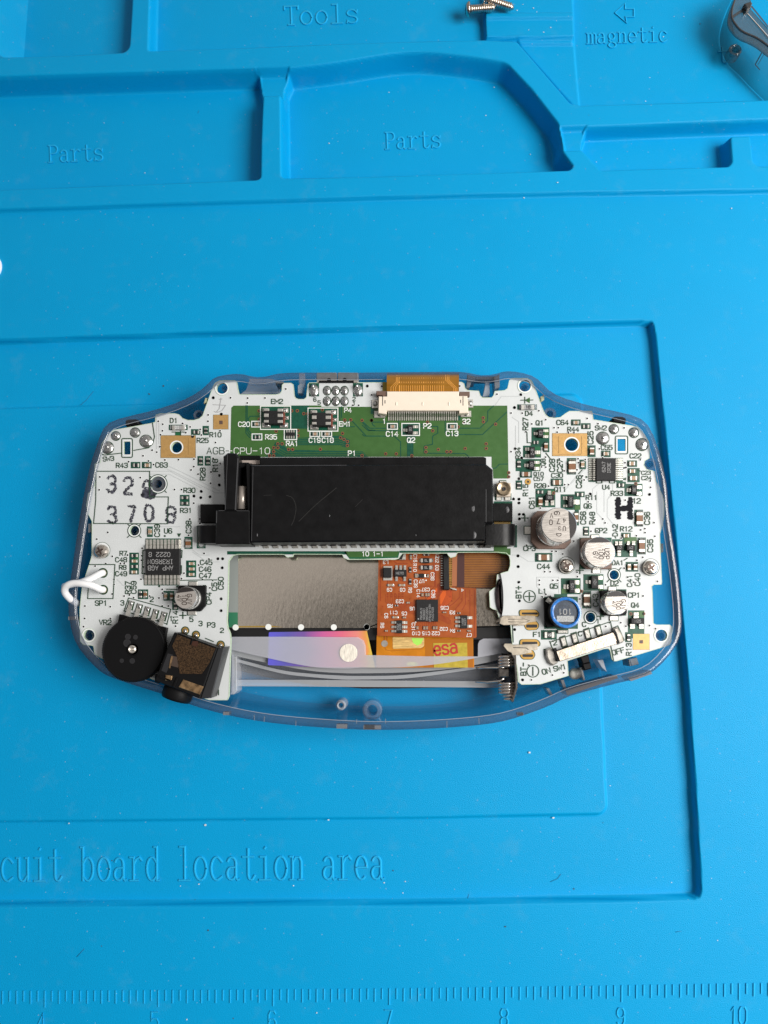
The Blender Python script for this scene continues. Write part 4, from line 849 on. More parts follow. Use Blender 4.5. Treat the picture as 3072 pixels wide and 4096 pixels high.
for T, a, b, c, d in ((T4, 305, 630, 345, 700), (T4, 225, 850, 262, 890), (M4, 590, 170, 640, 210), (M4, 605, 880, 640, 1000), (M4, 465, 960, 520, 1005), (B4, 1200, 105, 1245, 160), (M4, 820, 930, 860, 1000), (T4, 210, 960, 262, 1000), (M4, 1060, 470, 1180, 520), (M4, 230, 120, 260, 185)):
    mb.flat(rect(T, a, b, c, d), z3, m_green)
# gold lands
for T, a, b, c, d, hole in ((T1, 1003, 745, 1358, 972, None), (T1, 1540, 535, 1692, 680, (1600, 593, 1635, 630)), (T4, 378, 672, 708, 885, None), (B4, 1143, 322, 1297, 470, (1203, 380, 1237, 412))):
    if hole is None:
        c0, r0 = ((T1(1165, 865), 27) if T is T1 else (T4(562, 778), 29)); P = rect(T, a, b, c, d); holed(mb, P, [circ(c0, r0, 28)], z1, z2, m_gold, m_gold)
        mb.ribbon(P + [P[0]], 2.0, z1 + .0006, m_dgreen)
    else:
        mb.flat(rect(T, a, b, c, d), z2, m_gold); mb.flat(rect(T, *hole), z3, mat("gold_window", (.10, .06, .05), .5)); P = rect(T, a, b, c, d); mb.ribbon(P + [P[0]], 2.0, z1, m_dgreen)
for T, x0, y0, x1, y1 in ((T1, 1070, 945, 1210, 945), (T1, 1285, 770, 1285, 940), (T4, 438, 700, 438, 860), (T4, 440, 870, 650, 870), (T4, 655, 700, 655, 860)): mb.ribbon(T((x0, y0), (x1, y1)), 1.6, z3, mat("gold_scratch", (.30, .17, .05), .5))
# rings round holes
for c, r in HO[:10]: mb.ring(c, r, r + (5 if r > 19.8 and r < 30 else 4), z3, m_viaw)
for c, r in (HO[1], HO[2], HO[5], HO[6]): mb.ring(c, r + 5, r + 6.5, z3, m_edge)
for c, r in (HO[4], HO[7], HO[8], HO[9]): mb.ring(c, r + 4.2, r + 7.5, z3, m_ink)
for P in SLOTS[:2]: mb.ribbon(P + [P[0]], 4.2, z2, m_viaw); q = np.array(P); q = [tuple(x) for x in q.mean(0) + (q - q.mean(0)) * 1.33]; mb.ribbon(q + [q[0]], 4, z2, m_ink)
mb.ring(T4(147, 1130), 4.5, 12.5, z3, m_goldw); mb.disc(T4(147, 1130), 4.5, z3, m_hole, 12)
# oval gold collars of the battery contacts
for P in (B4((55, 90), (225, 90), (256, 120), (252, 160), (60, 160)), B4((110, 190), (225, 190), (258, 240), (235, 285), (135, 290), (108, 250)), B4((62, 370), (235, 370), (268, 405), (262, 440), (62, 450)), B4((72, 470), (195, 470), (222, 520), (195, 566), (95, 566), (66, 530))):
    mb.flat(rrect(P, 14), z1 + .001, m_ink); q = np.array(P); q = q.mean(0) + (q - q.mean(0)) * .9; mb.flat(rrect([tuple(x) for x in q], 12), z2 + .001, m_goldw)
for P in SLOTS[2:]: mb.flat(P, z3 + .001, m_hole)
# vias
VW = {T1: [(1023, 630), (1020, 697), (1000, 737), (993, 860), (915, 895), (962, 915), (822, 952), (675, 1013), (878, 1005), (930, 1042), (1045, 995), (1184, 992), (1342, 987), (1340, 1062), (1312, 1097), (1384, 1140), (1516, 1118), (1512, 1233), (1600, 1152), (1600, 1250), (1416, 1317), (1343, 1363), (1413, 1380), (1506, 1370),
           (1215, 1297), (1143, 1297), (381, 1168), (374, 1300), (794, 1175), (1303, 657), (1226, 622), (1258, 716), (1406, 683), (1418, 740), (1327, 755), (1487, 535), (1485, 600), (1540, 360), (1562, 817), (1610, 1030), (1622, 527), (1608, 697), (978, 600), (1538, 978)],
      T2: [(184, 360), (359, 363), (355, 413), (536, 362), (748, 270), (8, 360), (1580, 240), (1493, 437), (1433, 437), (90, 525), (72, 1153), (68, 1250)], T3: [(50, 240), (992, 240), (195, 243), (92, 330), (1373, 323), (1617, 327), (1552, 460), (1517, 516), (1517, 910), (1556, 880), (1625, 975), (1596, 1187), (1540, 1392), (1597, 1393)],
      T4: [(78, 305), (20, 427), (250, 457), (93, 480), (183, 582), (315, 542), (394, 618), (435, 618), (424, 660), (530, 662), (583, 662), (127, 657), (26, 817), (88, 905), (62, 1102), (314, 897), (276, 990), (316, 992), (314, 955), (445, 915), (491, 1027), (448, 952), (622, 912), (690, 920), (624, 950), (612, 1017), (665, 1075), (680, 1113), (495, 1158), (532, 1158), (284, 1177), (343, 1172),
           (708, 530), (811, 580), (825, 818), (1058, 620), (1067, 950), (1077, 995), (1212, 922), (1306, 1123), (1310, 1183), (1299, 1250), (739, 1245), (855, 903), (12, 1293), (62, 1295), (703, 1085), (1057, 1000)],
      M1: [(1417, 40), (1342, 87), (1412, 103), (1507, 95), (1340, 160), (1300, 323), (1402, 367), (1398, 322), (462, 458), (349, 527), (508, 703), (813, 620), (810, 697), (806, 743), (826, 812), (592, 775), (630, 775), (664, 690), (441, 777), (333, 802), (801, 937), (1215, 930), (1240, 875), (1445, 673), (1587, 727), (1635, 727), (1632, 820), (1390, 792), (1495, 730), (1430, 940),
           (507, 1087), (229, 1210), (226, 1337), (487, 1217), (629, 1108), (683, 1098), (985, 1128), (1080, 1210), (1018, 1210), (1020, 1077), (1018, 1040), (889, 1108), (1505, 1025), (1621, 1137), (1621, 1258), (526, 937), (526, 990), (726, 1125), (489, 1337), (1287, 488)],
      B1: [(215, 272), (1155, 267), (975, 205), (865, 205)], M2: [(57, 728), (104, 728), (99, 820), (88, 1137), (88, 1258)],
      M3: [(1598, 157), (1601, 273), (1645, 273), (1602, 320), (1328, 587), (1388, 587), (1448, 587), (1588, 698), (1590, 808), (1596, 965), (1602, 1157)],
      M4: [(62, 110), (62, 147), (10, 110), (66, 255), (105, 255), (66, 297), (738, 62), (718, 135), (782, 307), (856, 298), (878, 335), (1069, 120), (1300, 66), (744, 415), (582, 507), (413, 605), (374, 605), (476, 630), (358, 798), (305, 798), (612, 803), (616, 845), (255, 880), (255, 921), (383, 880), (430, 880), (316, 1012), (282, 1037), (639, 1057), (882, 922), (1059, 765), (1180, 690), (1235, 662), (1175, 457), (1216, 402),
           (1255, 390), (1257, 428), (1350, 462), (1374, 890), (1238, 1028), (1342, 333), (53, 648), (55, 750), (61, 898), (66, 1075), (264, 195), (135, 548), (802, 412), (1030, 480), (1150, 898), (1090, 850)],
      B4: [(1299, 242), (1356, 272), (1075, 248), (1027, 215), (920, 215), (885, 250), (486, 690), (379, 712), (180, 758), (96, 758), (155, 618), (135, 675), (22, 280), (380, 390)], B3: [(1635, 815), (1554, 302)]}
for T, L in VW.items():
    for x, y in L: mb.ring(T(x, y), 3.8, 6.2, z2, m_viaw, 12); mb.disc(T(x, y), 4.0, z3, m_hole, 10)
VG = {T2: [(475, 493), (478, 580), (808, 493), (866, 493), (932, 522), (973, 522), (1122, 482), (1350, 587), (1412, 585), (1527, 590), (1625, 590), (650, 702), (872, 695), (872, 747), (1328, 723), (1308, 768), (1343, 785), (1377, 807), (1377, 848), (1102, 885), (777, 887), (818, 887), (667, 830), (711, 830), (626, 870), (667, 870), (625, 910), (583, 950), (624, 950), (1527, 950)],
      T3: [(92, 590), (664, 612), (718, 697), (648, 868), (648, 911), (774, 888), (862, 911), (900, 911), (1049, 878), (1263, 830), (1264, 877), (1233, 565), (1235, 605), (1360, 630), (1040, 612), (976, 657), (237, 932), (345, 932), (505, 952), (1494, 1125), (1494, 1167)],
      M4: [(390, 52), (655, 983)], B4: [(1245, 130), (1122, 132)], T4: [(1170, 1148)]}
for T, L in VG.items():
    for x, y in L: mb.ring(T(x, y), 3.6, 6.6, z3, m_rust, 12); mb.disc(T(x, y), 3.8, z4, m_hole, 10)
# white frames on the green field
for T, a, b, c, d in ((T2, 490, 445, 798, 683), (T2, 975, 465, 1280, 700), (T2, 400, 600, 490, 658), (T2, 404, 729, 504, 790), (T2, 733, 683, 860, 787), (T2, 995, 704, 1095, 755), (T2, 1116, 704, 1216, 755), (T3, 254, 622, 356, 681), (T3, 402, 622, 582, 745), (T3, 864, 622, 966, 681)):
    P = rect(T, a, b, c, d); mb.ribbon(P + [P[0]], 3.6, z4, m_wink)
# green outlines on the white
def ln(T, *pts, w=3.4, m=None): mb.ribbon(T(list(pts)), w, z4, m or m_ink)
ln(T1, (595, 925), (430, 945), (392, 932)); ln(T1, (920, 620), (940, 760), (920, 830), (880, 870), (728, 897))
ln(T1, (340, 1404), (343, 1110), (890, 1110), (890, 1372), (1080, 1372)); ln(M1, (1082, 95), (1070, 370), (318, 367), (340, 128), (341, 0))
for T, c, r0, r1 in ((T1, (975, 1240), 92, 122), (M1, (733, 440), 65, 100), (M4, (965, 828), 62, 95)):
    for a in ((45, 135, 225, 315) if T is not T1 else (45, 315, 225)):
        ln(T, (c[0] + r0 * math.cos(rad(a)), c[1] + r0 * math.sin(rad(a))), (c[0] + r1 * math.cos(rad(a)), c[1] + r1 * math.sin(rad(a))), w=3)
ln(M1, (272, 786), (536, 786), (516, 1134), (258, 1134), (264, 1000)); ln(M1, (850, 640), (820, 640), (812, 878), (842, 878)); ln(M1, (1195, 640), (1222, 642), (1218, 716), (1195, 716)); ln(M1, (1195, 798), (1216, 798), (1214, 876), (1195, 876)); ln(M1, (1190, 948), (1525, 942)); ln(M1, (1060, 1037), (1170, 1040))
ln(M1, (675, 1128), (1105, 1243), (1066, 1400)); ln(M1, (675, 1128), (628, 1260), (1060, 1390)); ln(M1, (1440, 1000), (1462, 1000), (1450, 1215), (1405, 1262), (1370, 1262))
ln(B1, (1460, 390), (1542, 425)); ln(B1, (1635, 665), (1588, 785))
ln(T4, (138, 660), (142, 760), (180, 760), (180, 785)); ln(T4, (318, 858), (362, 915)); ln(T4, (662, 1018), (628, 1055)); ln(T4, (798, 1120), (798, 1142), (850, 1142), (850, 1120)); ln(T4, (920, 1120), (922, 1142), (970, 1142), (968, 1120)); ln(T4, (1190, 1015), (1215, 1030))
ln(M4, (1058, 690), (1090, 670)); ln(M4, (975, 468), (982, 480)); ln(M4, (230, 365), (265, 370), (250, 435), (228, 400), w=2.5)
ln(B4, (355, 390), (380, 460), (300, 468), (305, 520)); ln(B4, (360, 400), (930, 205), (945, 270), (1000, 245), (1060, 380), (1000, 420)); ln(B4, (935, 440), (960, 576)); ln(B4, (0, 180), (8, 400))
for T, c, kind in ((M4, (162, 1033), '+'), (B4, (195, 675), '|')):
    mb.ring(T(*c), 22, 25.4, z4, m_ink, 32); ln(T, (c[0], c[1] - 40), (c[0], c[1] + 40), w=4)
    if kind == '+': ln(T, (c[0] - 40, c[1]), (c[0] + 40, c[1]), w=4)
mb.flat(M1((1170, 470), (1212, 468), (1190, 508)), z4, m_ink); mb.flat(T1((1152, 703), (1152, 745), (1205, 742), (1205, 708), (1180, 716)), z4, m_mgreen); ln(T1, (1120, 710), (1245, 710), w=3); ln(T1, (1206, 700), (1206, 742), w=4)
mb.flat(T4((165, 330), (165, 385), (118, 357)), z4, m_green); ln(T4, (80, 357), (195, 355)); ln(T4, (118, 328), (118, 386)); mb.flat(T4((1040, 1105), (1078, 1090), (1075, 1118)), z4, m_ink)
mb.disc(M1(1045, 495), 4, z4, m_ink, 10); mb.disc(T4(703, 1085), 4.4, z4, m_ink, 10); mb.disc(M1(988, 1008), 4, z4, m_ink, 10); mb.disc(M1(1170, 1010), 4, z4, m_ink, 10)
# printed names
TX = [(T1, "D1", 1137, 592, 46, 0), (T1, "R25", 1432, 795, 46, 0), (T1, "R10", 1563, 737, 46, 0), (T1, "R43", 607, 1050, 46, 0), (T1, "C63", 1012, 1046, 48, 0), (T1, "SW3", 470, 982, 44, 5), (T1, "R28", 1432, 1138, 50, 90), (T1, "R18", 1559, 1048, 50, 90), (T1, "R30", 1297, 1305, 46, 0),
      (T2, "EM2", 660, 397, 46, 0), (T2, "6", 1047, 378, 38, 0), (T2, "5", 1090, 408, 38, 0), (T2, "2", 1447, 372, 38, 0), (T2, "1", 1447, 416, 38, 0), (M1, "R31", 1262, 234, 46, 0), (M1, "C39", 967, 440, 50, 90), (M1, "U6", 1080, 443, 48, 0), (M1, "C38", 1288, 403, 50, 90), (M1, "R7", 622, 672, 44, 0), (M1, "C48", 600, 737, 46, 0),
      (M1, "R8", 616, 815, 44, 0), (M1, "C49", 600, 880, 46, 0), (M1, "C45", 1468, 765, 48, 0), (M1, "C46", 1458, 834, 48, 0), (M1, "C47", 1460, 900, 48, 0), (M1, "R37", 668, 1022, 50, 90), (M1, "C59", 728, 1020, 50, 90), (M1, "SP1", 395, 1180, 48, 0), (M1, "3", 612, 1178, 48, 0), (M1, "2", 912, 1142, 48, 0), (M1, "CP4", 1496, 1132, 48, 90), (M1, "C51", 1552, 990, 50, 90), (M1, "C50", 1618, 978, 50, 90),
      (B1, "VR2", 437, 228, 48, 0), (B1, "1", 1110, 190, 46, 0), (B1, "R14", 1153, 175, 50, 90), (B1, "5", 1317, 197, 48, 0), (B1, "3", 1410, 240, 48, 0), (B1, "P3", 1520, 255, 48, 0), (B2, "2", 98, 310, 46, 0), (B2, "1", 62, 945, 50, 0),
      (T4, "D4", 158, 482, 42, 0), (T4, "R27", 125, 582, 46, 90), (T4, "Q1", 260, 572, 44, 0), (T4, "C64", 476, 568, 44, 0), (T4, "R44", 578, 633, 42, 0), (T4, "SW2", 840, 620, 42, 0), (T4, "C25", 742, 712, 48, 90), (T4, "C55", 895, 805, 42, 0), (T4, "C22", 1168, 885, 42, 0), (T4, "C23", 1268, 1045, 34, 0), (T4, "C24", 1272, 1095, 36, 0), (T4, "R34", 55, 858, 42, 90), (T4, "Q8", 292, 945, 40, 90), (T4, "C28", 378, 975, 48, 90), (T4, "C27", 452, 980, 48, 90),
      (T4, "Q10", 250, 1057, 36, 0), (T4, "C57", 250, 1103, 36, 0), (T4, "C30", 425, 1070, 42, 0), (T4, "R29", 266, 1168, 42, 0), (T4, "R15", 125, 1210, 44, 90), (T4, "Q11", 455, 1203, 44, 0), (T4, "C26", 632, 1130, 48, 90), (T4, "U4", 890, 1182, 42, 0), (T4, "R33", 992, 1240, 44, 0), (T4, "R11", 752, 1280, 42, 0),
      (M4, "C61", 185, 142, 46, 90), (M4, "Q6", 716, 175, 44, 0), (M4, "12", 1178, 127, 46, 0), (M4, "C56", 672, 288, 48, 90), (M4, "R48", 758, 290, 46, 90), (M4, "DA2", 975, 405, 44, 90), (M4, "CP2", 842, 408, 44, 0), (M4, "R12", 1080, 392, 44, 0), (M4, "C36", 1278, 292, 48, 90), (M4, "C35", 1308, 552, 48, 90), (M4, "CP3", 163, 578, 44, 0), (M4, "C44", 297, 748, 46, 0), (M4, "DA1", 1000, 713, 42, 0),
      (M4, "C41", 1112, 885, 44, 90), (M4, "C40", 1187, 873, 46, 90), (M4, "D2", 970, 908, 44, 0), (M4, "Q5", 395, 935, 44, 0), (M4, "L1", 287, 982, 42, 0), (M4, "C43", 788, 1068, 46, 90), (M4, "CP1", 1155, 1020, 44, 0), (M4, "Q4", 1165, 1115, 44, 0), (M4, "BT+", 60, 992, 46, 90), (B4, "F1", 235, 327, 44, 0), (B4, "R13", 1105, 468, 46, 90), (B4, "OFF", 1005, 487, 46, 16), (B4, "ON", 322, 675, 48, 15), (B4, "SW1", 450, 642, 46, 13), (B4, "BT-", 105, 655, 48, 90), (B4, "C", 680, 232, 44, 12), (B4, "C", 642, 320, 44, 12), (B4, "1", 812, 202, 40, 0), (B4, "2", 405, 405, 44, 12)]
for T, s, x, y, h, a in TX: text(mb, s, T(x, y), h * T.k, z4, m_ink, a)
for T, x, y, r in ((M4, 118, 288, 30), (M4, 640, 785, 32), (B4, 836, 155, 30), (B1, 1230, 157, 32)):
    ln(T, (x - r, y), (x + r, y), w=4.4); ln(T, (x, y - r), (x, y + r), w=4.4)
for T, s, x, y, h in ((T2, "C20", 322, 630, 46), (T2, "R35", 598, 760, 46), (T2, "RA1", 813, 826, 48), (T2, "C19", 1043, 793, 46), (T2, "C18", 1176, 793, 46), (T2, "EM1", 1352, 627, 46), (T2, "P4", 1382, 486, 44), (T2, "P1", 1424, 927, 48), (T3, "C14", 302, 728, 48), (T3, "C13", 915, 724, 48), (T3, "Q2", 496, 792, 48), (T3, "P2", 662, 647, 48), (T3, "1", 222, 600, 46), (T3, "32", 1060, 602, 48), (M3, "1-1", 160, 677, 44), (M2, "10", 1560, 677, 44)):
    text(mb, s, T(x, y), h * T.k, z4, m_wink)
text(mb, "AGB", T1(1564, 900), 66 * ka, z4, m_ink, 0, adv=.98, gw=.72, sw=.10); mb.ribbon(T2((140, 902), (168, 902)), 2.6, z4, m_ink)
mb.ribbon(T2((172, 902), (200, 902)), 2.6, z4, m_wink); text(mb, "CPU-10", T2(402, 902), 62 * ka, z4, m_wink, 0, adv=1.02, gw=.78, sw=.10)
# rubber stamps and pencil
def stamp(T, s, c, h, w, m, jit=4.0, gw=.55, sw=.18, drop=.2):
    for st in FONT[s]:
        P = [(T(*c)[0] + ((x - .5) * gw * h + 0) * T.k + random.uniform(-jit, jit) * .5, T(*c)[1] - (y - .5) * h * T.k + random.uniform(-jit, jit) * .5) for x, y in st]
        w = sw * h * T.k
        if drop < .1: mb.ribbon(P, w * .8, z3 - .0006, m)
        for a, b in zip(P[:-1], P[1:]):       # ink taken up unevenly: overlapping ragged dabs
            a, b = np.array(a), np.array(b); k = max(2, int(np.linalg.norm(b - a) / 2.2))
            for t in np.linspace(0, 1, k):
                for s_ in (-.36, 0, .36):
                    if random.random() < drop: continue
                    e = (b - a) / (np.linalg.norm(b - a) + 1e-6); q = a + (b - a) * t + np.array([-e[1], e[0]]) * w * (s_ + random.uniform(-.2, .2)); r = random.uniform(.16, .36) * w; n = random.choice((5, 6, 7))
                    mb.k += 1; mb.flat([(q[0] + r * random.uniform(.7, 1.3) * math.cos(6.283 * i / n), q[1] + r * random.uniform(.7, 1.3) * math.sin(6.283 * i / n)) for i in range(n)], z3 + (mb.k % 23) * .0001, m)
for T, s, c in ((T1, '3', (500, 1240)), (T1, '2', (672, 1257)), (T1, '8', (868, 1290)), (M1, '3', (505, 277)), (M1, '7', (705, 272)), (M1, '0', (884, 265)), (M1, '8', (1108, 278))): stamp(T, s, c, 162, 0, m_stamp, gw=.5, sw=.14, drop=.3)
mb.flat([(p[0] + random.uniform(-3, 3), p[1] + random.uniform(-3, 3)) for p in circ(T1(880, 1345), 32, 22, 20)], z3 - .001, m_stamp)
stamp(M4, 'H', (1060, 197), 190, 0, m_stampb, 1.2, .6, .19, .03)
for t in ([(88, 362), (70, 470), (40, 508), (20, 500)], [(8, 430), (136, 436), (96, 492), (52, 508)], [(70, 375), (100, 372)]): mb.ribbon(T2(t), 2.2, z3, m_pencil)
board = mb.build("circuit_board", con)
# ------------------------------------------------------------------ small parts soldered to the board
ZB = ZP + .004
def chip(T, x0, y0, x1, y1, kind, z=None, hgt=None, parent=None, name=None):
    """two-terminal part: body, plated ends, sloping solder"""
    z = ZB if z is None else z
    horiz = (x1 - x0) > (y1 - y0); L = (x1 - x0) if horiz else (y1 - y0); Wd = (y1 - y0) if horiz else (x1 - x0)
    body = {'r': m_res, 'c': m_cap, 'b': m_capb, 'd': m_grey, 'f': m_res}[kind]
    h = hgt or {'r': .035, 'c': .06, 'b': .05, 'd': .07, 'f': .05}[kind]
    def q(a0, a1, b0, b1):
        return rect(T, x0 + a0 * L, y0 + b0 * Wd, x0 + a1 * L, y0 + b1 * Wd) if horiz else rect(T, x0 + b0 * Wd, y0 + a0 * L, x0 + b1 * Wd, y0 + a1 * L)
    mb = MB()
    mb.prism(q(.30, .70, .04, .96), z, z + h, body, ch=.003)
    ins = {'r': .10, 'c': .12, 'b': .12, 'd': .12, 'f': .08}[kind]
    for a, b in ((ins, .31), (.69, 1 - ins)):
        mb.prism(q(a, b, 0, 1), z, z + h + .003, m_term, ch=.006)
    for a, b, s in ((0, ins, 1), (1 - ins, 1, -1)):   # solder wedge
        P = at(q(a, b, .06, .94), z); zz = [z + .006, z + h * .7]
        if horiz: hi = [0, 1, 1, 0] if s > 0 else [1, 0, 0, 1]
        else: hi = [0, 0, 1, 1] if s > 0 else [1, 1, 0, 0]
        V = [(P[i][0], P[i][1], zz[hi[i]]) for i in range(4)] + [(P[i][0], P[i][1], z) for i in range(4)]
        mb.add(V, [(0, 1, 2, 3)[::-1]] + [(i, (i + 1) % 4, 4 + (i + 1) % 4, 4 + i) for i in range(4)], m_solder, False)
    nm = name or {'r': 'chip_resistor', 'c': 'chip_capacitor', 'b': 'chip_capacitor', 'd': 'diode', 'f': 'fuse'}[kind]
    return mb.build(nm, parent or con)
for T, a, b, c, d, k in [
    (T1, 1330, 694, 1398, 726, 'r'), (T1, 1446, 665, 1477, 728, 'r'), (T1, 712, 1030, 784, 1066, 'r'), (T1, 826, 1030, 900, 1066, 'b'), (T1, 1392, 970, 1424, 1040, 'r'), (T1, 1468, 970, 1500, 1040, 'r'),
    (M1, 1206, 90, 1286, 118, 'r'), (M1, 1206, 146, 1286, 174, 'r'), (M1, 872, 412, 906, 488, 'b'), (M1, 1253, 520, 1306, 620, 'c'), (M1, 694, 680, 770, 710, 'r'), (M1, 694, 736, 770, 766, 'b'), (M1, 694, 791, 770, 821, 'r'), (M1, 690, 848, 766, 878, 'b'),
    (M1, 1278, 762, 1352, 792, 'b'), (M1, 1278, 817, 1352, 847, 'b'), (M1, 1276, 872, 1350, 902, 'b'), (M1, 778, 1052, 806, 1130, 'r'), (M1, 826, 1052, 856, 1130, 'c'), (M1, 1036, 1070, 1064, 1146, 'b'), (M1, 1096, 1070, 1124, 1146, 'c'), (M1, 1136, 1172, 1166, 1246, 'r'),
    (T2, 418, 612, 482, 642, 'b'), (T2, 424, 744, 488, 776, 'r'), (T2, 1014, 712, 1078, 744, 'b'), (T2, 1136, 712, 1200, 744, 'b'), (T3, 275, 636, 340, 668, 'b'), (T3, 886, 636, 950, 668, 'b'),
    (T4, 196, 742, 250, 772, 'r'), (T4, 301, 752, 336, 842, 'c'), (T4, 44, 928, 80, 1000, 'r'), (T4, 80, 1036, 178, 1078, 'c'), (T4, 44, 1132, 80, 1198, 'r'), (T4, 374, 1112, 470, 1160, 'c'), (T4, 570, 552, 636, 584, 'b'), (T4, 664, 588, 732, 622, 'r'), (T4, 734, 796, 776, 882, 'c'), (T4, 856, 846, 920, 880, 'b'),
    (T4, 533, 918, 602, 1055, 'c'), (T4, 650, 930, 684, 1000, 'b'), (T4, 1100, 938, 1170, 976, 'b'), (T4, 1104, 1012, 1172, 1046, 'b'), (T4, 1106, 1074, 1192, 1116, 'b'), (T4, 1000, 1146, 1062, 1178, 'r'), (M4, 232, 28, 296, 58, 'r'), (M4, 247, 84, 286, 178, 'c'), (M4, 604, 50, 676, 82, 'r'), (M4, 588, 228, 626, 338, 'c'),
    (M4, 1176, 218, 1238, 366, 'c'), (M4, 682, 378, 716, 452, 'r'), (M4, 1046, 440, 1112, 474, 'b'), (M4, 1200, 480, 1258, 628, 'c'), (M4, 1092, 718, 1124, 788, 'b'), (M4, 1150, 718, 1186, 788, 'c'), (M4, 230, 634, 368, 690, 'c'), (M4, 676, 994, 738, 1136, 'c'), (B4, 296, 302, 404, 360, 'f'), (B4, 1088, 318, 1118, 392, 'r'), (T1, 1098, 640, 1262, 686, 'd'), (T4, 62, 400, 228, 444, 'd')]:
    o = chip(T, a, b, c, d, k)
mk = MB(); text(mk, "IC", T1(1168, 662), 10, ZB + .078, m_wink, 180); text(mk, "18", T4(148, 421), 11, ZB + .078, m_hole, 0); text(mk, "51", B4(350, 331), 9, ZB + .056, m_wink, 180)
mk.build("part_marking", board)
def ic(name, T, body, leads, h=.09, txt=None, z=None, mt=None, pin_parts=False, ang=0, label=None):
    """moulded body with separate leads"""
    z = ZB if z is None else z; mb = MB(); mb.prism(rect(T, *body), z + .012, z + h, mt or m_blackm, ch=.008)
    if txt:
        for s, x, y, hh, a in txt: text(mb, s, T(x, y), hh * T.k, z + h + .002, m_grey, a, adv=.86, gw=.6, sw=.12)
    o = mb.build(name, con, label=label)
    def lead(mb, r):
        x0, y0, x1, y1 = r; cx, cy = (body[0] + body[2]) / 2, (body[1] + body[3]) / 2
        mx, my = (x0 + x1) / 2, (y0 + y1) / 2; hz_ = (mx < body[0] or mx > body[2]) if (mx < body[0] + 8 or mx > body[2] - 8) else False
        # foot on the pad, knee up to the body
        if hz_:
            s = 1 if mx > cx else -1; xe = x1 if s > 0 else x0; xi = x0 if s > 0 else x1; xk = xi + (xe - xi) * .45
            prof = [(xi - s * 6, z + h * .62), (xk - s * (abs(xe - xi) * .1), z + h * .62), (xk, z + .022), (xe, z + .018)]
            A = [(*at([T(x, y0)], zz)[0], zz) for x, zz in prof]; Bq = [(*at([T(x, y1)], zz)[0], zz) for x, zz in prof]
        else:
            s = 1 if my > cy else -1; ye = y1 if s > 0 else y0; yi = y0 if s > 0 else y1; yk = yi + (ye - yi) * .45
            prof = [(yi - s * 6, z + h * .62), (yk - s * (abs(ye - yi) * .1), z + h * .62), (yk, z + .022), (ye, z + .018)]
            A = [(*at([T(x0, y)], zz)[0], zz) for y, zz in prof]; Bq = [(*at([T(x1, y)], zz)[0], zz) for y, zz in prof]
        V = A + Bq + [(p[0], p[1], p[2] - .016) for p in A + Bq]; n = 4; F = []
        for i in range(3): F += [(i, i + 1, n + i + 1, n + i), (2 * n + i, 3 * n + i, 3 * n + i + 1, 2 * n + i + 1), (i, 2 * n + i, 2 * n + i + 1, i + 1), (n + i, n + i + 1, 3 * n + i + 1, 3 * n + i)]
        F.append((3, 2 * n + 3, 3 * n + 3, n + 3)); mb.add(V, F, m_tin)
    if pin_parts:
        for r in leads: q = MB(); lead(q, r); q.build("pin", o)
    else:
        for r in leads: q = MB(); lead(q, r); q.build("lead", o)
    return o
# larger chips
ic("integrated_circuit", M1, (846, 625, 1194, 892), [(850 + i * 37.2, 530, 877 + i * 37.2, 622) for i in range(10)] + [(836 + i * 37.2, 896, 863 + i * 37.2, 992) for i in range(10)], .13,
   [("0222 8", 990, 684, 44, 180), ("IR3R60N", 1000, 757, 44, 180), ("AMP AGB", 1000, 822, 44, 180)], pin_parts=True)
ic("integrated_circuit", T4, (795, 906, 980, 1116), [(722, 911 + i * 17.6, 792, 921 + i * 17.6) for i in range(12)] + [(982, 911 + i * 17.6, 1044, 921 + i * 17.6) for i in range(12)], .12, [("6247", 865, 990, 30, 90), ("IR3E", 915, 1000, 30, 90)], pin_parts=True)
# noise filters EM1 / EM2
for dx_, dy_ in ((0, 0), (490, 20)):
    m_ = MB(); D = lambda x0, y0, x1, y1: rect(T2, x0 + dx_, y0 + dy_, x1 + dx_, y1 + dy_)
    m_.prism(D(528, 490, 720, 626), ZB, ZB + .15, m_blackm, ch=.012); o = m_.build("noise_filter", con)
    for r in ((525, 468, 575, 494), (525, 520, 570, 556), (525, 586, 570, 612), (664, 470, 716, 500), (664, 522, 718, 556), (664, 586, 716, 616)):
        q = MB(); q.prism(D(*r), ZB + .05, ZB + .157, m_term, ch=.006); q.build("terminal", o)
    for r in ((510, 464, 560, 502), (506, 614, 592, 664), (686, 614, 770, 664), (722, 462, 772, 512), (736, 546, 776, 582)):
        q = MB(); q.prism(D(*r), ZB - .002, ZB + .022, m_term, ch=.008); q.dome(T2((r[0] + r[2]) / 2 + dx_, (r[1] + r[3]) / 2 + dy_), (r[2] - r[0]) * .42 * ka, ZB + .01, .03, m_solder, ry=(r[3] - r[1]) * .42 * ka, jit=.12); q.build("solder_pad", o)
    q = MB(); q.prism(D(716, 505, 734, 632), ZB, ZB + .11, mat("red_brown_side", (.20, .05, .03), .4)); q.build("side_coating", o)
o = ic("resistor_array", T2, (752, 712, 842, 746), [(752 + i * 24, 688, 766 + i * 24, 712) for i in range(4)] + [(752 + i * 24, 748, 766 + i * 24, 776) for i in range(4)], .05)
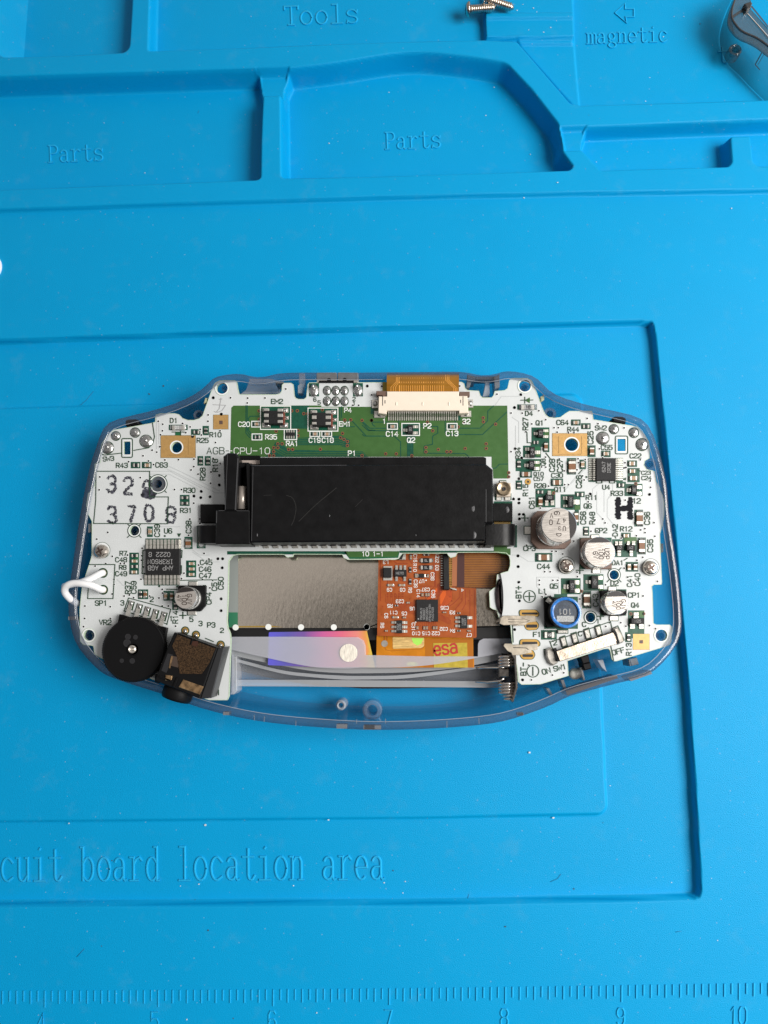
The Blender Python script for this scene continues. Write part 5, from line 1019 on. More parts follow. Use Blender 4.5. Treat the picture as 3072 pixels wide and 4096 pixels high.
# transistors: body, leads
SOT = [(T3, (462, 638, 516, 722), [(518, 642, 570, 670), (518, 704, 566, 734), (416, 676, 460, 706)], "80", 90), (T4, (244, 630, 293, 706), [(295, 634, 340, 658), (295, 690, 340, 714), (202, 660, 242, 686)], "E3", 90), (T4, (165, 800, 213, 896), [(215, 836, 265, 868), (120, 806, 163, 836), (120, 870, 163, 898)], "Z-R", 90),
       (T4, (158, 926, 208, 1006), [(210, 934, 256, 960), (210, 990, 256, 1020), (112, 960, 156, 990)], "80", 90), (T4, (1130, 1162, 1181, 1244), [(1183, 1166, 1222, 1198), (1183, 1226, 1222, 1258), (1082, 1192, 1128, 1226)], "BE", 90), (M4, (314, 66, 394, 120), [(334, 30, 366, 64), (310, 122, 340, 172), (364, 122, 396, 168)], "80", 0),
       (M4, (527, 76, 580, 186), [(582, 116, 636, 160), (478, 84, 525, 116), (480, 164, 525, 186)], "N1SGC", 90), (M4, (986, 546, 1046, 594), [(974, 510, 1000, 544), (1010, 510, 1040, 544), (996, 596, 1028, 648)], "A2", 0), (M4, (1085, 544, 1163, 596), [(1086, 508, 1112, 542), (1134, 508, 1164, 542), (1112, 598, 1142, 650)], "A2", 0),
       (M4, (540, 876, 592, 998), [(594, 880, 632, 918), (594, 960, 634, 996), (484, 920, 538, 962)], "N25", 90), (M4, (750, 836, 814, 956), [(816, 838, 852, 874), (816, 926, 856, 958), (694, 880, 748, 912)], "N2W", 90), (B4, (1128, 172, 1250, 228), [(1150, 118, 1196, 168), (1116, 230, 1160, 272), (1200, 230, 1244, 272)], "N25", 0)]
for T, b, L, s, a in SOT: ic("transistor", T, b, L, .10, [(s, (b[0] + b[2]) / 2, (b[1] + b[3]) / 2, 24 if len(s) < 4 else 20, a)])
# trimmer
m_ni0 = mat('tarnished_rotor', (.46, .36, .24), .25, metal=.9, var=.4, vscale=9)
mb = MB(); mb.prism(rect(T3, 1370, 1228, 1514, 1368), ZB, ZB + .10, mat("trimmer_base", (.62, .53, .43), .45), ch=.01); o = mb.build("trimmer", con)
mb = MB(); c = at([T3(1443, 1288)], ZB + .15)[0]; mb.lathe(c, [(.165, ZB + .08), (.165, ZB + .15), (.145, ZB + .165), (.08, ZB + .135), (.0, ZB + .13)], m_ni0, 28); mb.ring(T3(1443, 1290), 5, 8, ZB + .15, m_hole, 16); mb.prism(T3((1425, 1282), (1463, 1282), (1463, 1300), (1425, 1300)), ZB + .13, ZB + .137, m_hole); mb.build("rotor", o)
for r in ((1400, 1205, 1464, 1232), (1366, 1370, 1420, 1408), (1452, 1370, 1512, 1408)): mb = MB(); mb.prism(rect(T3, *r), ZB, ZB + .03, m_term, ch=.01); mb.build("terminal", o)
# through-hole solder joints
for T, L in ((T1, [(545, 750, 44), (742, 715, 47), (852, 803, 61), (460, 870, 60)]), (T4, [(960, 632, 43), (1150, 665, 45), (855, 718, 58), (1228, 778, 56)]), (T2, [(1170, 288, 37), (1258, 288, 37), (1347, 288, 37), (1170, 395, 37), (1258, 395, 37), (1347, 395, 37)])):
    for x, y, r in L:
        mb = MB(); ry = r * (1.2 if T is T2 else 1); mb.disc(T(x, y), (r + 7) * T.k, ZB - .001, m_ink, 24, (ry + 7) * T.k)
        mb.dome(T(x, y), r * T.k, ZB, .05, m_solder, ry * T.k, 20, 6, .09); mb.dome(T(x + 3, y - 4), r * .34 * T.k, ZB + .03, .06, m_solder, None, 12, 4, .1); mb.build("solder_joint", con)
for x0, x1 in ((985, 1088), (1435, 1536)):
    mb = MB(); mb.flat(rect(T2, x0, 210, x1, 346), ZB, m_dgreen); c = ((x0 + x1) / 2, 280); mb.dome(T2(c[0], c[1] + 8), 48 * ka, ZB + .002, .06, m_solder, 64 * ka, 22, 5, .09)
    mb.dome(T2(c[0] - 6, c[1] - 25), 20 * ka, ZB + .03, .13, m_solder, 30 * ka, 14, 4, .12); mb.build("solder_tab", con)
# link socket on the upper edge
mb = MB(); mb.prism(rrect(T2((1058, 100), (1268, 98), (1268, 208), (1060, 208)), 6), .38, ZP + .02, m_steel, ch=.02); mb.prism(rrect(T2((1278, 98), (1488, 100), (1490, 208), (1278, 208)), 6), .38, ZP + .02, m_steel, ch=.02)
o = mb.build("link_socket", con)
mb = MB(); mb.prism(T2((1086, 186), (1442, 184), (1442, 207), (1086, 207)), .5, ZP + .03, m_black); mb.prism(circ(T2(1190, 178), 8), ZP - .1, ZP + .026, m_black); mb.prism(circ(T2(1350, 176), 8), ZP - .1, ZP + .026, m_black); mb.build("socket_insulator", o)
# screen ribbon and its connector
def bent_sheet(name, T, prof, x0, x1, m, parent=None):
    mb = MB(); V = []
    for y, z, dxl, dxr in prof: V += [(*at([T(x0 + dxl, y)], z)[0], z), (*at([T(x1 + dxr, y)], z)[0], z)]
    mb.add(V, [(2 * i, 2 * i + 1, 2 * i + 3, 2 * i + 2) for i in range(len(prof) - 1)], m, True); return mb, mb
mb, _ = bent_sheet("x", T3, [(310, ZP + .12, 0, 0), (262, ZP + .16, 0, 0), (215, ZP + .19, 0, 0), (175, ZP + .18, 0, 0), (140, ZP + .13, 0, 0), (112, ZP + .02, 0, 0), (102, ZP - .15, 0, 0), (104, .4, 0, 0)], 248, 985, mat("ribbon_amber", (.27, .115, .006), .25, var=.15, vscale=3, coat=.6))
def rz(y): return float(np.interp(y, [102, 112, 140, 175, 215, 262, 310], [ZP - .15, ZP + .02, ZP + .13, ZP + .18, ZP + .19, ZP + .16, ZP + .12])) + .004
m_rtr = mat("ribbon_copper", (.80, .36, .07), .35)
def rline(pts, w=4.0, m=None):
    P = []
    for a, b in zip(pts[:-1], pts[1:]):
        for t in np.linspace(0, 1, 5)[:-1]: P.append((a[0] + (b[0] - a[0]) * t, a[1] + (b[1] - a[1]) * t))
    P.append(pts[-1]); V = []
    for x, y in P: V += [(*at([T3(x - w / 2, y)], rz(y))[0], rz(y)), (*at([T3(x + w / 2, y)], rz(y))[0], rz(y))]
    mb.add(V, [(2 * i, 2 * i + 1, 2 * i + 3, 2 * i + 2) for i in range(len(P) - 1)], m or m_rtr)
for i in range(21): rline([(378 + i * 22.5, 108), (378 + i * 22.5, 300)], 9 if i in (0, 11) else 5)
for k in range(3): rline([(345 + k * 14, 108), (345 + k * 14, 196), (290 + k * 24, 250), (290 + k * 24, 300)], 5)
for k in range(3): rline([(848 + k * 17, 108), (848 + k * 17, 180), (932 + k * 16, 262), (932 + k * 16, 300)], 6)
V = []
for x in (248, 985):
    for y in (238, 300): V.append((*at([T3(x, y)], rz(y) + .002)[0], rz(y) + .002))
mb.add(V, [(0, 2, 3, 1)], mat("ribbon_red_end", (.30, .07, .02), .35)) if False else None
mb.flat(T3((205, 200), (248, 200), (248, 292), (205, 292)), ZB + .002, m_tape)
mb.build("screen_ribbon", con)
mb = MB(); zc = ZB
mb.prism(T3((248, 294), (985, 294), (985, 340), (1070, 340), (1082, 515), (985, 518), (985, 490), (246, 490), (246, 528), (160, 516), (165, 345), (248, 345)), zc + .02, zc + .20, m_cream, ch=.012)
for x0, y0, x1, y1 in ((202, 345, 209, 440), (1023, 345, 1030, 440), (226, 384, 234, 418), (999, 380, 1006, 414)): mb.prism(rect(T3, x0, y0, x1, y1), zc + .19, zc + .203, m_hole)
for x in (345, 614, 882): mb.dome(T3(x, 422), 9 * ka, zc + .199, .012, m_cream, 24 * ka, 14, 3)
con2 = mb.build("ribbon_connector", con)
for P in (T3((140, 290), (240, 290), (246, 340), (205, 346), (200, 335), (140, 330)), T3((990, 298), (1095, 296), (1096, 340), (1040, 345), (1036, 350), (990, 340))): mb = MB(); mb.prism(P, zc + .03, zc + .17, m_brownp, ch=.01); mb.build("latch", con2)
for r in ((95, 380, 162, 466), (1072, 376, 1130, 460), (118, 492, 232, 564), (1002, 490, 1110, 556)):
    mb = MB(); mb.prism(rect(T3, *r), zc - .001, zc + .028, m_term, ch=.01); mb.dome(T3((r[0] + r[2]) / 2, (r[1] + r[3]) / 2), 26 * ka, zc + .02, .05, m_solder, 28 * ka, 16, 4, .1); mb.build("anchor_tab", con2)
for i in range(32):
    x = 263 + i * 22.6; q = MB(); P = []
    prof = [(486, zc + .13), (520, zc + .12), (545, zc + .05), (556, zc + .022), (592, zc + .016)]
    A = [(*at([T3(x, y)], zz)[0], zz) for y, zz in prof]; Bq = [(*at([T3(x + 11.5, y)], zz)[0], zz) for y, zz in prof]; V = A + Bq; n = 5
    q.add(V, [(n + i_, n + i_ + 1, i_ + 1, i_) for i_ in range(4)], m_tin)
    lo = [(a[0], a[1], a[2] - .02) for a in V]; q.add(V + lo, [(i_, i_ + 1, 2 * n + i_ + 1, 2 * n + i_) for i_ in range(4)] + [(n + i_, 3 * n + i_, 3 * n + i_ + 1, n + i_ + 1) for i_ in range(4)], m_tin); q.build("pin", con2)
# ------------------------------------------------------------------ cartridge slot
zs = ZP + .62
mb = MB()
mb.prism(Z2((545, 196), (570, 196)) + T3((1240, 1036), (1262, 1036), (1330, 1090)) + M3((1336, 180), (1336, 362), (1258, 366), (1254, 545)) + Z2((590, 965), (545, 965)), ZP + .09, zs, m_black, ch=.035)
mb.prism(Z2((640, 124), (690, 122)) + T3((1240, 962), (1264, 974), (1264, 1060), (400, 1060)) + Z2((640, 230)), ZB, zs - .14, m_black, ch=.02)
slot = mb.build("cartridge_slot", con)
mb = MB(); mb.prism(Z2((278, 112), (322, 76), (410, 80), (434, 128), (408, 650), (296, 650)), ZB, zs + .04, m_black, ch=.03); mb.build("side_tower", slot)
mb = MB(); mb.prism(Z2((205, 645), (540, 645), (545, 980), (202, 980)), ZB, zs - .02, m_black, ch=.02); mb.prism(Z2((500, 180), (560, 180), (545, 700), (520, 700)), ZB, zs - .06, m_bsoft, ch=.02); mb.prism(Z2((430, 172), (530, 172), (545, 200), (440, 225)), ZB, zs - .1, m_bsoft, ch=.02); mb.build("end_block", slot)
mb = MB(); mb.prism(Z2((440, 104), (640, 104), (640, 124), (690, 122), (690, 192), (440, 192)), ZB, ZP + .12, m_bsoft); mb.prism(Z2((438, 152), (664, 152), (670, 190), (540, 190), (438, 176)), ZP + .12, ZP + .3, mat("grey_tan_plate", (.40, .34, .30), .4)); mb.prism(Z2((420, 220), (530, 220), (530, 420), (420, 420)), ZB, ZP + .1, m_bsoft); mb.build("slot_floor", slot)
mb = MB(); a = at([Z2(470, 420)], ZP + .32)[0]; b = at([Z2(466, 640)], ZP + .32)[0]; mb.tube([(a[0], a[1], ZP + .36), (b[0], b[1], ZP + .36)], .115, mat('dull_pin', (.42, .37, .33), .3, metal=.5), 18); mb.build("eject_pin", slot)
def hook(pts_px, zt, sgn, T):
    """rounded clip that bends down at its outer end"""
    (x0, y0), (x1, y1) = pts_px; V = []; n = 9
    for i in range(n):
        t = i / (n - 1); a = t * math.pi / 2; x = x0 + (x1 - x0) * (.45 + .55 * math.sin(a)) if i else x0; z = zt if i == 0 else ZB + (zt - ZB) * math.cos(a) ** .6 if a < 1.57 else ZB
        for y in (y0, y1): V.append((*at([T(x, y)], z)[0], z))
    lo = [(v[0], v[1], ZB) for v in V]; m2 = MB(); F = [(2 * i, 2 * i + 1, 2 * i + 3, 2 * i + 2) for i in range(n - 1)]
    k = len(V); F += [(2 * i, 2 * i + 2, k + 2 * i + 2, k + 2 * i) for i in range(n - 1)] + [(2 * i + 1, k + 2 * i + 1, k + 2 * i + 3, 2 * i + 3) for i in range(n - 1)]
    m2.add(V + lo, F[:n - 1], m_black, True); m2.add(V + lo, F[n - 1:], m_black, False); return m2
hook([(1260, 372), (1556, 590)], ZP + .40, 1, M3).build("clip", slot)
hook([(215, 795), (24, 972)], ZP + .40, -1, Z2).build("clip", slot)
mb = MB(); mb.prism(rect(M3, 1330, 160, 1532, 345), ZB, ZP + .12, m_black, ch=.012); mb.prism(rect(M3, 1345, 345, 1510, 372), ZB, ZP + .03, mat("brass_dull", (.2, .13, .04), .4, metal=.6)); mb.build("locating_block", slot)
mb = MB(); mb.prism(rect(Z2, 52, 586, 285, 768), ZB, ZP + .12, m_bsoft, ch=.012); mb.build("locating_block", slot)
mb = MB(); mb.flat(M3((1515, 385), (1578, 385), (1578, 612), (1540, 612), (1560, 590), (1555, 400)), ZB + .001, m_dgreen); mb.flat(M3((1525, 400), (1560, 392), (1565, 590), (1540, 600)), ZB + .003, m_hole); mb.build("locating_hole", slot); mb = MB(); mb.flat(rect(Z2, 18, 800, 105, 1024), ZB + .001, m_dgreen); mb.disc(Z2(62, 985), 14, ZB + .003, m_trace, 18); mb.ring(Z2(62, 985), 10, 13, ZB + .005, m_ink, 18); mb.build("locating_hole", slot)
for i in range(20):   # solder tails along the lower edge
    x = 560 + i * 57.5 * ka / ka if False else None
for i in range(23):
    px = M2(500 + i * 139.0 / 1 * .0 + i * 0, 590)[0] if False else 1049 + i * 39.2
    y = 2181 - (px - 1049) * .0037 * 0 + (-1 if i > 8 else 1)
    q = MB(); q.prism([(px - 2, y - 8), (px + 22, y - 8), (px + 27, y + 11), (px + 6, y + 11)], ZB, ZB + .03, m_tin, ch=.008); q.prism([(px - 4, y - 14), (px + 20, y - 14), (px + 20, y + 1), (px - 4, y + 1)], ZB + .02, ZB + .07, m_blackm, ch=.01); q.build("pin", slot)
q = MB(); q.prism(M2((130, 582), (480, 582), (480, 602), (150, 602)), ZB, ZB + .05, m_term, ch=.01); q.prism(M2((250, 590), (400, 590), (400, 600), (250, 600)), ZB + .05, ZB + .055, m_hole); q.build("anchor_tab", slot)
q = MB(); q.prism(M3((1195, 585), (1305, 575), (1310, 615), (1190, 615)), ZB, ZB + .06, m_steeld, ch=.01); q.build("anchor_tab", slot)
# scratches and chips on the cover
q = MB(); m_scr = mat("scratch", (.013, .0125, .012), .5)
for pts, w in (([(680, 500), (760, 495)], 2), ([(905, 498), (960, 520), (990, 570), (1000, 640), (980, 740), (955, 795)], 3.0), ([(1400, 425), (1200, 590), (1030, 755)], 3.0), ([(1659, 540), (1590, 610)], 2)): q = MB(); q.ribbon(smooth_open(Z2(pts)), w * .8, zs + .0015, m_scr); q.build('scratch', slot)
m_bedge2 = mat('edge_highlight', (.075, .075, .08), .4)  # pale lines painted as highlights along the slot's edges
m_scar = mat("plastic_scar", (.10, .10, .105), .4, bump=.8, bscale=30)
for T, x, y, r in ((M3, 1132, 220, 24), (M3, 1145, 485, 24), (Z2, 617, 890, 10), (M3, 545, 487, 8), (Z2, 1333, 702, 8)): q = MB(); q.dome(T(x, y), r * .6 * T.k, zs, .006, m_scar, r * 1.5 * T.k, 12, 3, .25, zr=zs); q.build('scar', slot)
q = MB(); q.dome(M3(1480, 228), 7, ZP + .121, .01, m_scar, 12, 12, 3, .2, zr=ZP + .12)
for pts, w, zz_ in ((Z2((424, 135), (398, 640)), 2.6, zs + .0415), (Z2((322, 84), (300, 640)), 1.6, zs + .0415), (Z2((216, 655), (213, 770)), 2.0, zs - .0185), (Z2((236, 650), (530, 652)), 1.4, zs - .0185), (Z2((565, 204), (1500, 200)), 1.5, zs + .0015), (Z2((575, 220), (560, 950)), 1.5, zs + .0015), (M3((1262, 20), (1262, 350)), 2.0, zs + .0015)): eg = MB(); eg.ribbon(pts, w, zz_, m_bedge2); eg.build('edge_highlight', slot)
q.build("scar", slot)
# ------------------------------------------------------------------ electrolytic cans
def can(T, base, c, r, h, rb, txt, seg, base_m, pads, label, segang):
    mb = MB(); mb.prism(rrect(T(base), 2), ZB, ZB + .10, base_m, ch=.012); o = mb.build("electrolytic_capacitor", con, label=label)
    zt = ZB + h; cw = at([T(*c)], zt)[0]; R = r * T.k * .00586 * (H - zt) / (H - ZP); R = np.linalg.norm(at([T(c[0] + r, c[1])], zt)[0] - cw)
    m2 = MB(); m2.lathe(cw, [(R * .98, ZB + .09), (R * 1.0, ZB + .14), (R, ZB + .2), (R * .94, ZB + .235), (R * .94, ZB + .255), (R, ZB + .29), (R, zt - .035), (R * .985, zt - .012), (R * .95, zt), (0.0, zt)], None, 56, mlist=[m_aluside] * 8 + [m_alu])
    # printed segment: chord at segang
    a = rad(segang); n = 22; half = rad(54 if seg is None else seg); P = [(cw[0] + R * .955 * math.cos(a + t), cw[1] + R * .955 * math.sin(a + t)) for t in np.linspace(-half, half, n)]
    m2.flatw(P, zt + .002, m_canink)
    for s, x, y, hh, an in txt: text(m2, s, T(x, y), hh * T.k, zt + .003, m_cantxt, an, adv=.82, gw=.58, sw=.165)
    m2.build("can", o)
    for rr in pads: m3 = MB(); m3.prism(rect(T, *rr), ZB - .001, ZB + .03, m_term, ch=.008); m3.build("terminal", o)
can(M4, ((235, 222), (480, 222), (556, 290), (556, 520), (500, 580), (240, 580), (178, 515), (178, 285)), (443, 356), 172, .78, 0, [("D", 440, 448, 42, -90), ("U", 492, 388, 40, 180), ("3", 448, 388, 34, 180), ("4", 492, 315, 40, 180), ("7", 437, 320, 46, 180), ("6", 422, 243, 50, -90), ("V", 370, 265, 40, 180), ("0", 365, 330, 46, 0)], 55, m_base_b,
    [(112, 370, 185, 442)], "biggest silver can with brown base", 0)
can(M4, ((652, 478), (870, 478), (942, 520), (942, 772), (700, 772), (645, 720), (645, 500)), (829, 612), 149, .50, 0, [("U2P", 895, 628, 44, -90), ("100", 842, 628, 44, -90), ("6V", 787, 640, 44, -90)], 50, m_base_b, [(745, 450, 820, 484), (758, 768, 834, 812)], "middle-sized silver can with brown base", 90)
can(M4, ((838, 975), (1072, 975), (1086, 1010), (1086, 1190), (1060, 1215), (880, 1215), (835, 1180)), (985, 1092), 114, .50, 0, [("GJV", 1052, 1110, 42, -90), ("100", 1005, 1112, 38, -90), ("4V", 962, 1105, 40, -90)], 58, m_bsoft, [(910, 940, 982, 986), (922, 1218, 1000, 1262)], "small silver can with black base", 90)
can(M1, ((1180, 1000), (1462, 1000), (1458, 1205), (1405, 1262), (1225, 1262), (1172, 1210)), (1258, 1125), 113, .50, 0, [("GJV", 1296, 1140, 46, -90), ("100", 1243, 1145, 46, -90), ("4V", 1190, 1130, 44, -90)], 58, m_bsoft, [(1290, 960, 1376, 1006), (1278, 1252, 1364, 1302)], "small silver can with black base by the chip", 96)
# ------------------------------------------------------------------ blue-rimmed inductor
mb = MB(); mb.prism(M4((300, 1045), (350, 1040), (362, 1022), (380, 1045), (560, 1045), (560, 1290), (330, 1330), (308, 1290)), ZB, ZB + .09, m_bsoft, ch=.01); o = mb.build("inductor", con)
zt = ZB + .44; cw = at([B4(509, 118)], zt)[0]; R = np.linalg.norm(at([B4(509 + 148, 118)], zt)[0] - cw)
mb = MB(); mb.lathe(cw, [(R * 1.02, ZB), (R * 1.02, zt - .10), (R * .98, zt - .07)], m_bsoft, 48); m_bluep = mat("blue_paint", (.015, .17, .55), .3, var=.3, vscale=14, coat=.5)
mb.build("core", o); mb = MB(); mb.lathe(cw, [(R * .99, zt - .085), (R, zt - .04), (R * .97, zt - .005), (R * .88, zt), (R * .80, zt - .012), (R * .775, zt - .06)], m_bluep, 56); mb.build("blue_rim", o)
mb = MB(); m_ferr = mat("dark_ferrite", (.035, .05, .075), .5, var=.5, vscale=30); mb.lathe(cw, [(R * .78, zt - .05), (0, zt - .045)], m_ferr, 40); text(mb, "101", B4(498, 112), 50 * kb, zt - .04, m_grey, 180, adv=.92, gw=.62, sw=.16)
mb.flat(rect(B4, 420, 150, 585, 206), zt - .041, mat("grey_plate", (.36, .37, .37), .55, var=.4, vscale=40)); mb.build("marked_top", o)
for r in ((430, 285, 525, 316), (322, 0, 352, 34)): mb = MB(); mb.prism(rect(B4, *r), ZB, ZB + .05, m_tin, ch=.012); mb.build("terminal", o)
mb = MB(); p = at([M4(345, 1080)], ZB + .1)[0]; mb.tube([(p[0] - .05, p[1] + .05, ZB + .11), (p[0] + .08, p[1] - .06, ZB + .13)], .055, m_tin, 10); mb.build("wire_end", o)
# ------------------------------------------------------------------ screws that hold the board
def screw_head(T, x, y, r, bx, by):
    mb = MB(); mb.ring(T(bx, by), 0.05, (r + 8) * T.k, ZB, m_viaw, 30); mb.ring(T(bx, by), (r + 8) * T.k, (r + 13) * T.k, ZB, m_ink, 30)
    zt = ZB + .13; cw = at([T(x, y)], zt)[0]; R = np.linalg.norm(at([T(x + r, y)], zt)[0] - cw)
    mb.lathe(cw, [(R, ZB), (R, ZB + .05), (R * .93, ZB + .10), (R * .75, ZB + .135), (R * .45, ZB + .150), (0, ZB + .152)], m_screw, 36)
    for a in (.5, .5 + math.pi / 2):
        d = np.array([math.cos(a), math.sin(a)]); nn = np.array([-d[1], d[0]])
        mb.prismw([cw + d * R * .55 + nn * R * .13, cw - d * R * .55 + nn * R * .13, cw - d * R * .55 - nn * R * .13, cw + d * R * .55 - nn * R * .13], ZB + .12, ZB + .156 + (.0007 if a > 1 else 0), mat("screw_slot", (.10, .07, .06), .35, metal=.7))
    mb.build("screw", con)
screw_head(M1, 381, 648, 70, 405, 640); screw_head(M4, 516, 742, 70, 510, 738); screw_head(M4, 1316, 758, 70, 1310, 756)
# ------------------------------------------------------------------ power switch
d1 = np.array([545, -178]) / 573.0
mb = MB(); mb.prism(B4((398, 458), (410, 484), (952, 304), (985, 300), (1012, 395), (1000, 412), (452, 582), (415, 580)), ZB, ZP + .16, m_bsoft); sw = mb.build("power_switch", con)
mb = MB(); m_plate = mat("tan_steel", (.74, .63, .51), .33, metal=.85, var=.2, vscale=7, bump=.2, bscale=30); mb.prism(B4((414, 486), (958, 306), (1000, 410), (452, 580)), ZP + .16, ZP + .19, m_plate, ch=.006); mb.build("cover_plate", sw)
for P in (B4((320, 470), (370, 448), (402, 490), (432, 598), (385, 625), (350, 600), (322, 540)), B4((955, 268), (1000, 258), (1050, 340), (1055, 400), (1010, 420), (985, 350))):
    mb = MB(); mb.prism(P, ZB, ZP + .10, m_steel, ch=.03); mb.build("end_tab", sw)
for P in (B4((385, 462), (415, 455), (425, 485), (398, 492)), B4((415, 560), (445, 552), (452, 580), (425, 585)), B4((950, 295), (978, 288), (985, 315), (960, 322)), B4((980, 390), (1008, 382), (1012, 405), (985, 412))):
    mb = MB(); mb.prism(P, ZP + .1, ZP + .20, m_black, ch=.008); mb.build("corner_lug", sw)
for x, y in ((484, 396), (590, 362), (710, 322), (815, 290)):
    mb = MB(); P = B4((x - 30, y - 32), (x + 12, y - 46), (x + 32, y + 34), (x - 8, y + 48)); mb.prism(P, ZB - .001, ZB + .05, m_tin, ch=.012); q = np.array(P); q = q.mean(0) + (q - q.mean(0)) * 1.4; mb.flat([tuple(v) for v in q], ZB - .001, m_ink); mb.build("lead", sw)
mb = MB()
mb.prism(B4((640, 540), (720, 514), (735, 592), (668, 608)), .55, ZP - .02, m_bsoft, ch=.02); mb.prism(B4((662, 606), (738, 590), (750, 650), (684, 670)), .5, ZP - .06, m_bsoft, ch=.02); mb.build("slider", sw)
# ------------------------------------------------------------------ battery contacts
mb = MB(); m_ni = mat("nickel_strip", (.76, .67, .54), .24, metal=.6, var=.2, vscale=5, bump=.2, bscale=8)
mb.prism(M3((1405, 1330), (1440, 1310), (1500, 1308), (1659, 1310)) + B4((130, 145), (220, 150), (225, 205), (150, 215), (120, 240), (0, 245)) + M3((1600, 1400), (1440, 1405), (1400, 1390)), ZB + .01, ZP + .05, m_ni, ch=.008); mb.ribbon(M3((1490, 1345), (1659, 1345)) + B4((90, 172), (160, 196)), 3, ZP + .053, m_steeld); mb.ribbon(M3((1490, 1372), (1659, 1372)) + B4((60, 218), (150, 205)), 3, ZP + .053, m_steeld)
cpos = mb.build("battery_contact", con)
mb = MB(); prof = smooth_open(M3((1400, 860), (1412, 880), (1428, 960), (1440, 1080), (1438, 1240), (1410, 1370))); A = at(prof, ZP + .1); V = [(*p, ZP + .06) for p in A] + [(p[0] + .02, p[1], .15) for p in A]; n = len(A)
mb.add(V, [(i, i + 1, n + i + 1, n + i) for i in range(n - 1)], m_steeld, True)
mb.build("contact_blade", cpos)
mb = MB(); cc = at([M3(1398, 1120)], .7)[0]; 
bm_pts = [(cc[0] - .04 * math.sin(t) * 3.2, cc[1] + .40 * math.cos(t)) for t in np.linspace(0, math.pi, 16)]
mb.prismw(bm_pts, .45, ZP + .08, mat("blue_brown_tempered", (.16, .12, .12), .15, metal=1, var=.4, vscale=6), ch=.05); mb.build("contact_bump", cpos)
mb = MB(); mb.prism(B4((0, 425), (80, 422), (240, 415), (238, 470), (175, 480), (185, 498), (80, 520), (0, 525)) + B3((1520, 540), (1480, 520), (1440, 470), (1450, 445), (1520, 445)), ZB + .01, ZP + .05, m_ni, ch=.008); mb.ribbon(B4((10, 450), (130, 455), (150, 470)), 3, ZP + .053, m_steeld)  # dark ribbon painted as shading of the strip's step
cneg = mb.build("battery_contact", con)
mb = MB(); P = B3((1440, 450), (1520, 448), (1545, 530), (1568, 560), (1586, 900), (1540, 1048), (1524, 1036), (1564, 890), (1550, 610), (1515, 545)); mb.prism(P, .2, ZP + .03, m_steeld, ch=.01, side=m_steeld); mb.prism(B3((1392, 700), (1500, 700), (1500, 790), (1392, 790)), .45, .72, m_steeld, ch=.02); mb.build("contact_blade", cneg)
def coil(cpx, yspan, rw, turns, zc, wire, taper):
    P = []; N = turns * 18
    for i in range(N + 1):
        t = i / N; a = t * turns * 2 * math.pi; y = yspan[0] + (yspan[1] - yspan[0]) * t; c = at([B3(cpx, y)], zc)[0]; r = rw * (1 - taper * t)
        P.append((c[0] + r * math.cos(a), c[1], zc + r * math.sin(a)))
    mb.tube(P, wire * 1.35, m_steeld2, 8)
m_steeld2 = mat("spring_steel", (.88, .83, .78), .18, metal=1)
mb = MB(); coil(1468, (565, 690), .165, 4, .62, .026, 0.0)
a = at([B3(1400, 690)], .62)[0]; b = at([B3(1158, 694)], .5)[0]; mb.tube([(a[0] + .25, a[1], .62), (a[0], a[1], .62), ((a[0] + b[0]) / 2, a[1], .6), (b[0], b[1], .5)], .026, m_steeld2, 8); mb.build("contact_spring", cneg)
mb = MB(); coil(1472, (842, 965), .165, 4, .62, .026, 0.0); coil(1490, (965, 1030), .15, 2, .62, .026, .45)
a = at([B3(1405, 826)], .62)[0]; b = at([B3(1152, 832)], .5)[0]; c_ = at([B3(1450, 795)], .68)[0]; mb.tube([(c_[0], c_[1], .68), (a[0], a[1], .64), ((a[0] + b[0]) / 2, (a[1] + b[1]) / 2 - .02, .6), (b[0], b[1], .5)], .026, m_steeld2, 8); mb.build("contact_spring", cneg)
# ------------------------------------------------------------------ volume wheel
ang = rad(15)
mb = MB(); mb.prism(B1((580, 145), (1062, 284), (1000, 640), (470, 640)), ZB, ZP + .14, m_bsoft, ch=.01); vw = mb.build("volume_control", con)
zt = ZP + .34; cw = at([B1(722, 503)], zt)[0]; R = np.linalg.norm(at([B1(722 + 325, 503)], zt)[0] - cw); N = 112; P0 = []
for i in range(N):
    for j, f in ((0, 1.0), (.40, 1.036), (.50, 1.036), (.9, 1.0)):
        a = 2 * math.pi * (i + j) / N; P0.append((cw[0] + R * f * math.cos(a) * .975, cw[1] + R * f * math.sin(a) * .975))
mb = MB(); mb.prismw(P0, ZP + .14, zt - .02, m_bsoft); mb.lathe(cw, [(R * .985, zt - .022), (R * .955, zt), (R * .93, zt - .004), (R * .2, zt - .01)], m_bsoft, 72); mb.lathe(cw, [(R * .2, zt - .01), (R * .19, zt + .015), (R * .17, zt + .015), (R * .16, zt - .03)], m_bsoft, 30); mb.lathe(cw, [(R * .17, zt - .02), (0, zt - .02)], m_bsoft, 30); 
for x, y, r in ((668, 375, 30), (745, 380, 24), (605, 620, 22), (712, 622, 28), (660, 440, 40)): mb.ring(B1(x, y), r * .7 * ka, r * ka, zt - .004, m_bedge, 18); mb.disc(B1(x, y), r * .7 * ka, zt - .006, m_hole, 16)
mb.build("thumb_wheel", vw)
mb = MB(); c = at([B1(708, 503)], zt + .03)[0]; rr = R * .12; mb.lathe(c, [(rr, zt - .02), (rr, zt + .03), (rr * .8, zt + .045), (rr * .45, zt + .03), (rr * .4, zt - .01), (0, zt - .02)], m_steel, 24); mb.build("hub_pin", vw)
